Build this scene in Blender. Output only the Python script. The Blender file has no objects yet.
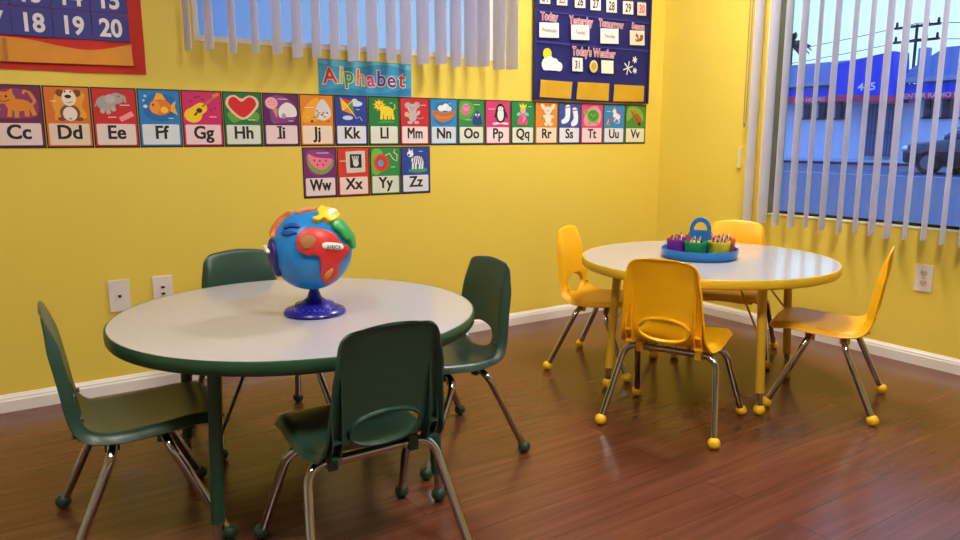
import bpy, bmesh, math, random
from mathutils import Vector, Matrix
random.seed(7)
PI = math.pi
SC = bpy.context.scene
COL = SC.collection

# ------------------------------------------------------------------ camera (solved from the wall and floor lines)
FPX, YAW, PITCH, ROLL = 738.73, 0.586408, 0.176487, -0.001312
CAM = Vector((-3.39853, -3.15759, 1.0))
_f = Vector((math.sin(YAW)*math.cos(PITCH), math.cos(YAW)*math.cos(PITCH), -math.sin(PITCH)))
_r = Vector((math.cos(YAW), -math.sin(YAW), 0)); _u = _r.cross(_f)
_r2 = _r*math.cos(ROLL)+_u*math.sin(ROLL); _u2 = -_r*math.sin(ROLL)+_u*math.cos(ROLL)
cd = bpy.data.cameras.new('camera'); cam = bpy.data.objects.new('camera', cd); COL.objects.link(cam)
cd.sensor_width = 36; cd.lens = FPX*36/960; cd.clip_start = .05; cd.clip_end = 500
M = Matrix((( _r2.x,_u2.x,-_f.x,CAM.x),(_r2.y,_u2.y,-_f.y,CAM.y),(_r2.z,_u2.z,-_f.z,CAM.z),(0,0,0,1)))
cam.matrix_world = M
SC.camera = cam
def unproj(px, py, ax, val):
    d = _f + _r2*((px-480)/FPX) - _u2*((py-270)/FPX)
    return CAM + d*((val-CAM[ax])/d[ax])
def wa(px, py):                       # a point of the alphabet wall
    p = unproj(px, py, 1, 0.0); return p.x, p.z

# ------------------------------------------------------------------ materials
def lin(c):
    if isinstance(c, str): c = [int(c[i:i+2],16)/255 for i in (0,2,4)]
    return tuple((v/12.92 if v<=.04045 else ((v+.055)/1.055)**2.4) for v in c)+(1,)
MATS = {}
def mat(name, col, rough=.5, metal=0, var=.06, nscale=12, bump=0, spec=.5, coat=0, emit=None, trans=None):
    if name in MATS: return MATS[name]
    m = bpy.data.materials.new(name); m.use_nodes = True; nt = m.node_tree; b = nt.nodes['Principled BSDF']
    c = lin(col)
    b.inputs['Roughness'].default_value = rough; b.inputs['Metallic'].default_value = metal
    b.inputs['Specular IOR Level'].default_value = spec; b.inputs['Coat Weight'].default_value = coat
    tc = nt.nodes.new('ShaderNodeTexCoord'); nz = nt.nodes.new('ShaderNodeTexNoise'); nz.inputs['Scale'].default_value = nscale
    nz.inputs['Detail'].default_value = 3
    nt.links.new(tc.outputs['Object'], nz.inputs['Vector'])
    mx = nt.nodes.new('ShaderNodeMix'); mx.data_type = 'RGBA'
    mx.inputs['A'].default_value = tuple(v*(1-var) for v in c[:3])+(1,)
    mx.inputs['B'].default_value = tuple(min(1,v*(1+var)) for v in c[:3])+(1,)
    nt.links.new(nz.outputs['Fac'], mx.inputs['Factor']); nt.links.new(mx.outputs['Result'], b.inputs['Base Color'])
    if bump:
        bp = nt.nodes.new('ShaderNodeBump'); bp.inputs['Strength'].default_value = bump; bp.inputs['Distance'].default_value = .002
        n2 = nt.nodes.new('ShaderNodeTexNoise'); n2.inputs['Scale'].default_value = nscale*12
        nt.links.new(tc.outputs['Object'], n2.inputs['Vector'])
        nt.links.new(n2.outputs['Fac'], bp.inputs['Height']); nt.links.new(bp.outputs['Normal'], b.inputs['Normal'])
    if emit:
        b.inputs['Emission Color'].default_value = lin(emit[0]); b.inputs['Emission Strength'].default_value = emit[1]
    if trans:
        t = nt.nodes.new('ShaderNodeBsdfTranslucent'); nt.links.new(mx.outputs['Result'], t.inputs['Color'])
        ms = nt.nodes.new('ShaderNodeMixShader'); ms.inputs[0].default_value = trans
        nt.links.new(b.outputs[0], ms.inputs[1]); nt.links.new(t.outputs[0], ms.inputs[2])
        nt.links.new(ms.outputs[0], nt.nodes['Material Output'].inputs[0])
    MATS[name] = m; return m
def flat(hexcol, rough=.45):            # printed ink / coloured paper
    return mat('ink_'+hexcol, hexcol, rough, var=.04, nscale=30)

def glass_mat():
    m = bpy.data.materials.new('window_glass'); m.use_nodes = True; nt = m.node_tree; nt.nodes.clear()
    o = nt.nodes.new('ShaderNodeOutputMaterial'); t = nt.nodes.new('ShaderNodeBsdfTransparent'); g = nt.nodes.new('ShaderNodeBsdfGlossy')
    t.inputs[0].default_value = (.93,.96,.97,1); g.inputs['Roughness'].default_value = .02
    fr = nt.nodes.new('ShaderNodeFresnel'); fr.inputs[0].default_value = 1.45
    mx = nt.nodes.new('ShaderNodeMixShader'); nt.links.new(fr.outputs[0], mx.inputs[0])
    nt.links.new(t.outputs[0], mx.inputs[1]); nt.links.new(g.outputs[0], mx.inputs[2]); nt.links.new(mx.outputs[0], o.inputs[0])
    return m
GLASS = glass_mat()

def floor_mat():
    m = bpy.data.materials.new('laminate_floor'); m.use_nodes = True; nt = m.node_tree; b = nt.nodes['Principled BSDF']
    N = nt.nodes.new; L = nt.links.new
    tc = N('ShaderNodeTexCoord'); br = N('ShaderNodeTexBrick')
    br.inputs['Scale'].default_value = 1; br.inputs['Brick Width'].default_value = 1.25; br.inputs['Row Height'].default_value = .14
    br.inputs['Mortar Size'].default_value = .0012; br.inputs['Mortar Smooth'].default_value = .3; br.offset = .37
    br.inputs['Color1'].default_value = (.0,.0,.0,1); br.inputs['Color2'].default_value = (1,1,1,1); br.inputs['Mortar'].default_value = (.3,.3,.3,1)
    L(tc.outputs['Object'], br.inputs['Vector'])
    sc = N('ShaderNodeVectorMath'); sc.operation = 'MULTIPLY'; sc.inputs[1].default_value = (.8, 14, 1); L(tc.outputs['Object'], sc.inputs[0])
    ad = N('ShaderNodeVectorMath'); ad.operation = 'ADD'; L(sc.outputs[0], ad.inputs[0])
    off = N('ShaderNodeVectorMath'); off.operation = 'SCALE'; off.inputs['Scale'].default_value = 7.3; L(br.outputs['Color'], off.inputs[0]); L(off.outputs[0], ad.inputs[1])
    n1 = N('ShaderNodeTexNoise'); n1.inputs['Scale'].default_value = 2.2; n1.inputs['Detail'].default_value = 7; n1.inputs['Roughness'].default_value = .62; n1.inputs['Distortion'].default_value = .6
    L(ad.outputs[0], n1.inputs['Vector'])
    cr = N('ShaderNodeValToRGB'); e = cr.color_ramp.elements
    e[0].position = .25; e[0].color = lin('523020'); e[1].position = .75; e[1].color = lin('744531')
    x = cr.color_ramp.elements.new(.5); x.color = lin('633828')
    L(n1.outputs['Fac'], cr.inputs[0])
    hs = N('ShaderNodeHueSaturation'); L(cr.outputs[0], hs.inputs['Color'])
    mr = N('ShaderNodeMapRange'); mr.inputs['To Min'].default_value = .93; mr.inputs['To Max'].default_value = 1.06; L(br.outputs['Color'], mr.inputs['Value']); L(mr.outputs[0], hs.inputs['Value'])
    mx = N('ShaderNodeMix'); mx.data_type = 'RGBA'; L(br.outputs['Fac'], mx.inputs['Factor']); L(hs.outputs[0], mx.inputs['A']); mx.inputs['B'].default_value = lin('402319')
    L(mx.outputs['Result'], b.inputs['Base Color'])
    b.inputs['Roughness'].default_value = .24; b.inputs['Specular IOR Level'].default_value = .5
    bp = N('ShaderNodeBump'); bp.inputs['Strength'].default_value = .06; bp.inputs['Distance'].default_value = .002; L(n1.outputs['Fac'], bp.inputs['Height']); L(bp.outputs[0], b.inputs['Normal'])
    return m

# ------------------------------------------------------------------ mesh helpers
def link(o, parent=None):
    COL.objects.link(o)
    if parent: o.parent = parent
    return o
def build(name, bm, mats, parent=None, smooth=False, loc=None, ang=None):
    me = bpy.data.meshes.new(name); bmesh.ops.recalc_face_normals(bm, faces=bm.faces[:]) if smooth != 'keep' else None
    bm.to_mesh(me); bm.free()
    for m in (mats if isinstance(mats,(list,tuple)) else [mats]): me.materials.append(m)
    if smooth:
        me.polygons.foreach_set('use_smooth', [True]*len(me.polygons))
        try: me.set_sharp_from_angle(angle=math.radians(ang or 40))
        except Exception: pass
    o = bpy.data.objects.new(name, me); link(o, parent)
    if loc: o.location = loc
    return o
def tag(o, label, cat, group=None):
    o['label'] = label; o['category'] = cat
    if group: o['group'] = group
    return o
def thing(name, label, cat, loc=(0,0,0), rz=0, group=None):
    o = bpy.data.objects.new(name, None); o.empty_display_size = .05; link(o); o.location = loc; o.rotation_euler = (0,0,rz)
    return tag(o, label, cat, group)
def struct(o): o['kind'] = 'structure'; return o
def box(bm, x0,x1,y0,y1,z0,z1, mi=0, bevel=0):
    vs = [bm.verts.new((x,y,z)) for z in (z0,z1) for y in (y0,y1) for x in (x0,x1)]
    fs = [bm.faces.new([vs[i] for i in q]) for q in ((0,2,3,1),(4,5,7,6),(0,1,5,4),(2,6,7,3),(0,4,6,2),(1,3,7,5))]
    for f in fs: f.material_index = mi
    if bevel:
        es = set(e for f in fs for e in f.edges)
        r = bmesh.ops.bevel(bm, geom=list(es), offset=bevel, segments=2, affect='EDGES', profile=.7)
        for f in r['faces']: f.material_index = mi
def fillet(pts, r, n=8):
    pts = [Vector(p) for p in pts]; out = [pts[0]]
    for i in range(1, len(pts)-1):
        a,b,c = pts[i-1],pts[i],pts[i+1]; u=(a-b).normalized(); w=(c-b).normalized()
        th = u.angle(w); t = min(r/math.tan(th/2), (a-b).length*.48, (c-b).length*.48)
        p0, p1 = b+u*t, b+w*t
        for k in range(n+1):
            s = k/n; out.append(p0*(1-s)**2 + b*2*s*(1-s) + p1*s*s)
    out.append(pts[-1]); return out
def tube(bm, pts, r, seg=12, mi=0, radii=None, closed=False):
    pts = [Vector(p) for p in pts]; n = len(pts)
    t0 = (pts[1]-pts[0]).normalized(); up = Vector((0,0,1)) if abs(t0.z)<.9 else Vector((1,0,0))
    nrm = (up - t0*up.dot(t0)).normalized(); rings = []
    for i,p in enumerate(pts):
        if closed: t = (pts[(i+1)%n]-pts[i-1]).normalized()
        else: t = (pts[min(i+1,n-1)]-pts[max(i-1,0)]).normalized()
        nrm = (nrm - t*nrm.dot(t)).normalized(); b = t.cross(nrm); rr = radii[i] if radii else r
        rings.append([bm.verts.new(p+(nrm*math.cos(2*PI*k/seg)+b*math.sin(2*PI*k/seg))*rr) for k in range(seg)])
    rng = range(n if closed else n-1)
    for i in rng:
        a, c = rings[i], rings[(i+1)%n]
        for k in range(seg):
            f = bm.faces.new([a[k],a[(k+1)%seg],c[(k+1)%seg],c[k]]); f.material_index = mi
    if not closed:
        f = bm.faces.new(rings[0][::-1]); f.material_index = mi; f = bm.faces.new(rings[-1]); f.material_index = mi
def lathe(bm, prof, seg=32, c=(0,0,0), mi=0, sx=1, sy=1):
    rings = []
    for r,z in prof:
        if r < 1e-6: rings.append([bm.verts.new((c[0],c[1],c[2]+z))])
        else: rings.append([bm.verts.new((c[0]+sx*r*math.cos(2*PI*k/seg), c[1]+sy*r*math.sin(2*PI*k/seg), c[2]+z)) for k in range(seg)])
    for a,b in zip(rings, rings[1:]):
        for k in range(seg):
            k2 = (k+1)%seg
            if len(a)==1 and len(b)==1: continue
            q = [a[0],b[k],b[k2]] if len(a)==1 else ([a[k],a[k2],b[0]] if len(b)==1 else [a[k],a[k2],b[k2],b[k]])
            f = bm.faces.new(q); f.material_index = mi
def ball(r, c=(0,0,0), n=10, sq=1.0):
    return [(r*math.sin(PI*i/n), -r*sq*math.cos(PI*i/n)) for i in range(n+1)]
def spline(P, n=6, closed=False):
    P = [Vector(p) for p in P]; out = []; m = len(P)
    rng = range(m) if closed else range(m-1)
    for i in rng:
        g = (lambda j: P[j%m]) if closed else (lambda j: P[max(0,min(m-1,j))])
        a,b,c,d = g(i-1),g(i),g(i+1),g(i+2)
        for k in range(n):
            t = k/n; out.append(.5*((2*b)+(c-a)*t+(2*a-5*b+4*c-d)*t*t+(3*b-a-3*c+d)*t**3))
    if not closed: out.append(P[-1])
    return out
def copy_tree(o, parent=None):
    c = o.copy(); COL.objects.link(c); c.parent = parent
    for ch in list(o.children): copy_tree(ch, c)
    return c
_tc = {}
def text_bm(bm, s, size, xf, mi=0, off=0.0, depth=0.0, sx=1.0, align='CENTER'):
    """adds lettering in plane XY of matrix xf"""
    key = (s, off, align)
    if key not in _tc:
        cu = bpy.data.curves.new('t', 'FONT'); cu.body = s; cu.size = 1; cu.align_x = align; cu.offset = off; cu.resolution_u = 3
        o = bpy.data.objects.new('t', cu); COL.objects.link(o)
        dg = bpy.context.evaluated_depsgraph_get(); me = o.evaluated_get(dg).to_mesh()
        _tc[key] = ([v.co.copy() for v in me.vertices], [tuple(p.vertices) for p in me.polygons])
        o.evaluated_get(dg).to_mesh_clear(); bpy.data.objects.remove(o); bpy.data.curves.remove(cu)
    vs, fs = _tc[key]
    nv = [bm.verts.new(xf @ Vector((v.x*size*sx, v.y*size, 0))) for v in vs]
    for f in fs:
        try: bm.faces.new([nv[i] for i in f]).material_index = mi
        except ValueError: pass
# drawing in the plane of the alphabet wall: x right, z up, y = -height off the wall
def WX(x, z, h=0): return Matrix(((1,0,0,x),(0,0,-1,-h),(0,1,0,z),(0,0,0,1)))
def poly(bm, pts, xf, mi=0):
    f = bm.faces.new([bm.verts.new(xf @ Vector((p[0],p[1],0))) for p in pts]); f.material_index = mi; return f

def prism(bm, pts, xf, h0, h1, mi=0):
    a=[bm.verts.new(xf @ Vector((p[0],p[1],h0))) for p in pts]; b=[bm.verts.new(xf @ Vector((p[0],p[1],h1))) for p in pts]; n=len(pts)
    fs=[bm.faces.new(a[::-1]),bm.faces.new(b)]+[bm.faces.new([a[k],a[(k+1)%n],b[(k+1)%n],b[k]]) for k in range(n)]
    for f in fs: f.material_index=mi
# ------------------------------------------------------------------ the room
M_wall = mat('yellow_wall_paint', 'e9d156', .5, var=.03, nscale=2.5, bump=.12)
M_white = mat('white_trim_paint', 'e9e6e4', .4, var=.03)
M_ceil = mat('ceiling_white', 'e6e1d4', .8, var=.03)
M_fl = floor_mat()
X0, Y0, ZC = -5.6, -5.4, 2.62
bm = bmesh.new(); box(bm, X0-.12, .12, Y0-.12, .12, -.12, 0); f = struct(build('floor', bm, M_fl))
bm = bmesh.new(); box(bm, X0-.12, .12, Y0-.12, .12, ZC, ZC+.12); struct(build('ceiling', bm, M_ceil))
TH = .12
AX0, AX1, AZ0, AZ1 = -2.66, -1.222, 1.383, 2.25           # window in the alphabet wall
BY0, BY1, BZ0, BZ1 = -3.1, -.762, .606, 2.3              # window in the right wall (y from BY0 to BY1)
bm = bmesh.new()
box(bm, X0, AX0, 0, TH, 0, ZC); box(bm, AX1, TH, 0, TH, 0, ZC); box(bm, AX0, AX1, 0, TH, 0, AZ0); box(bm, AX0, AX1, 0, TH, AZ1, ZC)
struct(build('wall_back', bm, M_wall))
bm = bmesh.new()
box(bm, 0, TH, Y0, BY0, 0, ZC); box(bm, 0, TH, BY1, 0, 0, ZC); box(bm, 0, TH, BY0, BY1, 0, BZ0); box(bm, 0, TH, BY0, BY1, BZ1, ZC)
struct(build('wall_right', bm, M_wall))
bm = bmesh.new(); box(bm, X0-TH, X0, Y0, TH, 0, ZC); M_cream = mat('cream_wall_paint','d8d2c2',.6,var=.03,nscale=2.5,bump=.12); struct(build('wall_left', bm, M_cream))
bm = bmesh.new(); box(bm, X0-TH, TH, Y0-TH, Y0, 0, ZC); struct(build('wall_front', bm, M_cream))
def baseboard(name, axis, a, b, at, sgn):
    prof = [(0,0),(.016,0),(.016,.042),(.013,.047),(.012,.054),(.007,.059),(.004,.065),(0,.065)]
    bm = bmesh.new(); rings = []
    for t in (a,b):
        rings.append([bm.verts.new((t, at+sgn*p, z) if axis=='x' else (at+sgn*p, t, z)) for p,z in prof])
    n = len(prof)
    for k in range(n): bm.faces.new([rings[0][k],rings[0][(k+1)%n],rings[1][(k+1)%n],rings[1][k]])
    bm.faces.new(rings[0]); bm.faces.new(rings[1][::-1])
    struct(build(name, bm, M_white))
baseboard('baseboard_back','x',X0+.016,0,0,-1); baseboard('baseboard_right','y',Y0+.016,-.016,0,-1)
baseboard('baseboard_left','y',Y0+.016,-.016,X0,1); baseboard('baseboard_front','x',X0+.016,-.016,Y0,1)

# windows
def frame_rect(bm, a0,a1,z0,z1,w,d0,d1,axis):
    for (p0,p1,q0,q1) in ((a0,a1,z0,z0+w),(a0,a1,z1-w,z1),(a0,a0+w,z0+w,z1-w),(a1-w,a1,z0+w,z1-w)):
        if axis=='x': box(bm,p0,p1,d0,d1,q0,q1)
        else: box(bm,d0,d1,p0,p1,q0,q1)
M_black = mat('black_window_frame','0b0b0d',.4)
bm = bmesh.new(); frame_rect(bm, AX0,AX1,AZ0,AZ1,.022,-.004,.05,'x'); w = struct(build('window_1', bm, M_white))
bm = bmesh.new(); box(bm, AX0+.02,AX1-.02,.028,.034,AZ0+.02,AZ1-.02); build('glass_pane', bm, GLASS, w)
bm = bmesh.new(); frame_rect(bm, BY0,BY1,BZ0,BZ1,.018,.055,.085,'y'); w = struct(build('window_2', bm, M_black))
bm = bmesh.new(); box(bm, .068,.074,BY0+.016,BY1-.016,BZ0+.016,BZ1-.016); build('glass_pane', bm, GLASS, w)
bm = bmesh.new(); box(bm, -.004,.056,BY0,BY1,BZ0-.001,BZ0+.004); build('window_sill', bm, mat('sill_cream','e6dfae',.5), w)
bm = bmesh.new(); box(bm, .0,.056,BY1-.003,BY1+.001,BZ0+.004,BZ1); build('window_jamb', bm, mat('jamb_olive','8c8c6a',.6), w)

# vertical blinds
M_slat = mat('blind_vinyl','eeeefa',.42,var=.02,trans=.5)
M_rail = mat('blind_rail','e2e0de',.4)
def slat_bm(z0, z1, w=.081, camber=.008):
    bm = bmesh.new(); n = 8; cols = []
    for side in (0, .0012):
        for i in range(n+1):
            s = i/n*2-1; d = camber*(1-s*s)+side
            cols.append([bm.verts.new((d, s*w/2, z)) for z in (z0,z1)])
    m = n+1
    for i in range(n):
        bm.faces.new([cols[i][0],cols[i+1][0],cols[i+1][1],cols[i][1]])
        bm.faces.new([cols[m+i][0],cols[m+i][1],cols[m+i+1][1],cols[m+i+1][0]])
        for t in (0,1): bm.faces.new([cols[i][t],cols[m+i][t],cols[m+i+1][t],cols[i+1][t]])
    for i in (0,n): bm.faces.new([cols[i][0],cols[i][1],cols[m+i][1],cols[m+i][0]])
    return bm
bl = thing('vertical_blind','white vertical blind half open over the high window above the letter cards','blind',(-1.94,-.09,AZ1),0,None)
bm = bmesh.new(); box(bm,-.86,.86,-.03,.05,.02,.07,bevel=.004); build('headrail', bm, M_rail, bl)
sa = [-2.704,-2.624,-2.535,-2.444,-2.354,-2.269,-2.186,-2.103,-2.018,-1.928,-1.835,-1.76,-1.672,-1.578,-1.496,-1.413,-1.341,-1.247,-1.169]
proto = None
for i,x in enumerate(sa):
    if proto is None: o = proto = build('slat', slat_bm(0,.93), M_slat, bl, smooth=True)
    else: o = proto.copy(); COL.objects.link(o); o.parent = bl
    t = i/(len(sa)-1)
    o.location = (x+1.94, 0, 1.337-AZ1+.005*math.sin(i*2.1)); o.rotation_euler = (0,0,math.radians(5+11*t+4*math.sin(i*1.7)))
bl = thing('vertical_blind','white vertical blind turned fully open across the large street window','blind',(-.09,-1.85,BZ1),0,None)
bm = bmesh.new(); box(bm,-.03,.05,-1.28,1.2,.02,.07,bevel=.004); build('headrail', bm, M_rail, bl)
sb = [-.640,-.712,-.802,-.881,-.966,-1.047,-1.132,-1.218,-1.295,-1.373,-1.443,-1.52,-1.597,-1.672]
sb = sb[1:]
while sb[-1] > -3.05: sb.append(sb[-1]-.08)
proto = None
for i,y in enumerate(sb):
    if proto is None: o = proto = build('slat', slat_bm(0,BZ1-.565+.03), M_slat, bl, smooth=True)
    else: o = proto.copy(); COL.objects.link(o); o.parent = bl
    o.location = (0, y+1.85, .565-BZ1+.006*math.sin(i*1.9)); o.rotation_euler = (0,0,math.radians(-(75+[12,14,2,5,-4,3,0,0,7,8,2,4,3][i%13])))
M_chain = mat('chain_grey','8f8a72',.4)
bm = bmesh.new()
tube(bm, spline([(.06,1.243,.05),(.06,1.243,-.6),(.06,1.24,-1.19),(.06,1.235,-1.222),(.06,1.228,-1.19),(.06,1.226,-.6),(.06,1.226,.05)],6), .0018, 6)
build('control_chain', bm, M_chain, bl, smooth=True)
tag(build('wall_bracket', (lambda b:(box(b,-.014,-.0002,-.592,-.568,.842,.95,bevel=.003),b)[1])(bmesh.new()), mat('bracket_ivory','e0d69a',.5)),
    'small upright cream plastic holder on yellow wall left of the street window','holder')

# ------------------------------------------------------------------ wall plates
M_plate = mat('wall_plate_white','e4dcd6',.35); M_slot = mat('slot_dark','171212',.6)
def plate(name, label, cat, c, axis, kind, w=.076, h=.126):
    t = thing(name, label, cat, c, 0 if axis=='A' else -PI/2, None)   # local x along wall, -y out of the wall
    bm = bmesh.new(); box(bm,-w/2,w/2,-.007,-.0003,-h/2,h/2,bevel=.003); build('cover_plate', bm, M_plate, t)
    bm = bmesh.new()
    for s in (-1,1):
        if kind!='duplex': lathe(bm,[(0,-.0),(.0032,0),(.0032,.0012),(0,.0016)],12)
    if kind!='duplex':
        for v in bm.verts: v.co = Vector((v.co.x, -.007-v.co.z, v.co.y+(.048 if v.index>=0 else 0)))
        bm.verts.ensure_lookup_table(); k = len(bm.verts)//2
        for i,v in enumerate(bm.verts):
            if i>=k: v.co.z -= .096
        build('screw', bm, mat('screw_metal','b9b2a6',.3,metal=.8), t)
    if kind=='phone':
        bm = bmesh.new(); box(bm,-.011,.011,-.0095,-.006,-.013,.011,bevel=.001); j = build('jack', bm, M_plate, t)
        bm = bmesh.new(); box(bm,-.006,.006,-.0102,-.0094,-.007,.004); build('socket_hole', bm, M_slot, j)
    elif kind=='cable':
        for z in (.017,-.009):
            bm = bmesh.new(); box(bm,-.010,.010,-.0095,-.006,z-.010,z+.010,bevel=.001); j = build('jack', bm, M_plate, t)
            bm = bmesh.new(); box(bm,-.007,.007,-.0102,-.0094,z-.005,z+.004); build('socket_hole', bm, M_slot, j)
    else:
        for z in (.024,-.022):
            bm = bmesh.new(); lathe(bm,[(0,0),(.017,0),(.017,.0025),(.0155,.0035),(0,.0035)],24,sy=.78)
            for v in bm.verts: v.co = Vector((v.co.x,-.006-v.co.z,z+v.co.y))
            j = build('receptacle', bm, mat('receptacle_ivory','cfcaae',.4), t)
            bm = bmesh.new(); box(bm,-.0075,-.0055,-.0104,-.0092,z-.003,z+.006); box(bm,.0055,.0075,-.0104,-.0092,z-.003,z+.006); box(bm,-.002,.002,-.0104,-.0092,z-.010,z-.006)
            build('slot', bm, M_slot, j)
        bm = bmesh.new(); lathe(bm,[(0,0),(.0032,0),(.0032,.0012),(0,.0016)],12)
        for v in bm.verts: v.co = Vector((v.co.x,-.007-v.co.z,v.co.y))
        build('screw', bm, mat('screw_metal','b9b2a6',.3,metal=.8), t)
plate('wall_plate','white wall plate with one phone jack above the left end of the green table','wall plate',(-3.006,0,.392),'A','phone')
plate('wall_plate','white wall plate with two stacked dark sockets, right of the single jack plate','wall plate',(-2.846,0,.392),'A','cable')
plate('power_outlet','white double power outlet on yellow wall under the street window','outlet',(0,-1.578,.392),'B','duplex',w=.074,h=.12)

# ------------------------------------------------------------------ alphabet cards
INK = '1c1512'
CW, CH = .1627, .224
def E(cx,cy,rx,ry,c,a=0,n=22):
    pts=[]
    for k in range(n):
        t=2*PI*k/n; x=rx*math.cos(t); y=ry*math.sin(t); pts.append((cx+x*math.cos(a)-y*math.sin(a), cy+x*math.sin(a)+y*math.cos(a)))
    return (pts,c)
def B(P,c,n=5): return ([(v.x,v.y) for v in spline([(p[0],p[1],0) for p in P],n,True)],c)
def G(P,c): return (P,c)
def Ln(P,w,c):
    P=[Vector(p) for p in P]; l=[]; r=[]
    for i,p in enumerate(P):
        d=(P[min(i+1,len(P)-1)]-P[max(i-1,0)]).normalized(); nn=Vector((-d.y,d.x))*w/2; l.append(tuple(p+nn)); r.append(tuple(p-nn))
    return (l+r[::-1],c)
def mark(x,y,w=.14,c='e9dcd8'): return Ln([(x-w/2,y),(x+w/2,y)],.025,c)
ORG='e08a22'
def star(cx,cy,r1,r2,n,c,a0=0): return ([(cx+(r1 if k%2==0 else r2)*math.cos(a0+PI*k/n), cy+(r1 if k%2==0 else r2)*math.sin(a0+PI*k/n)) for k in range(2*n)],c)
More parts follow.
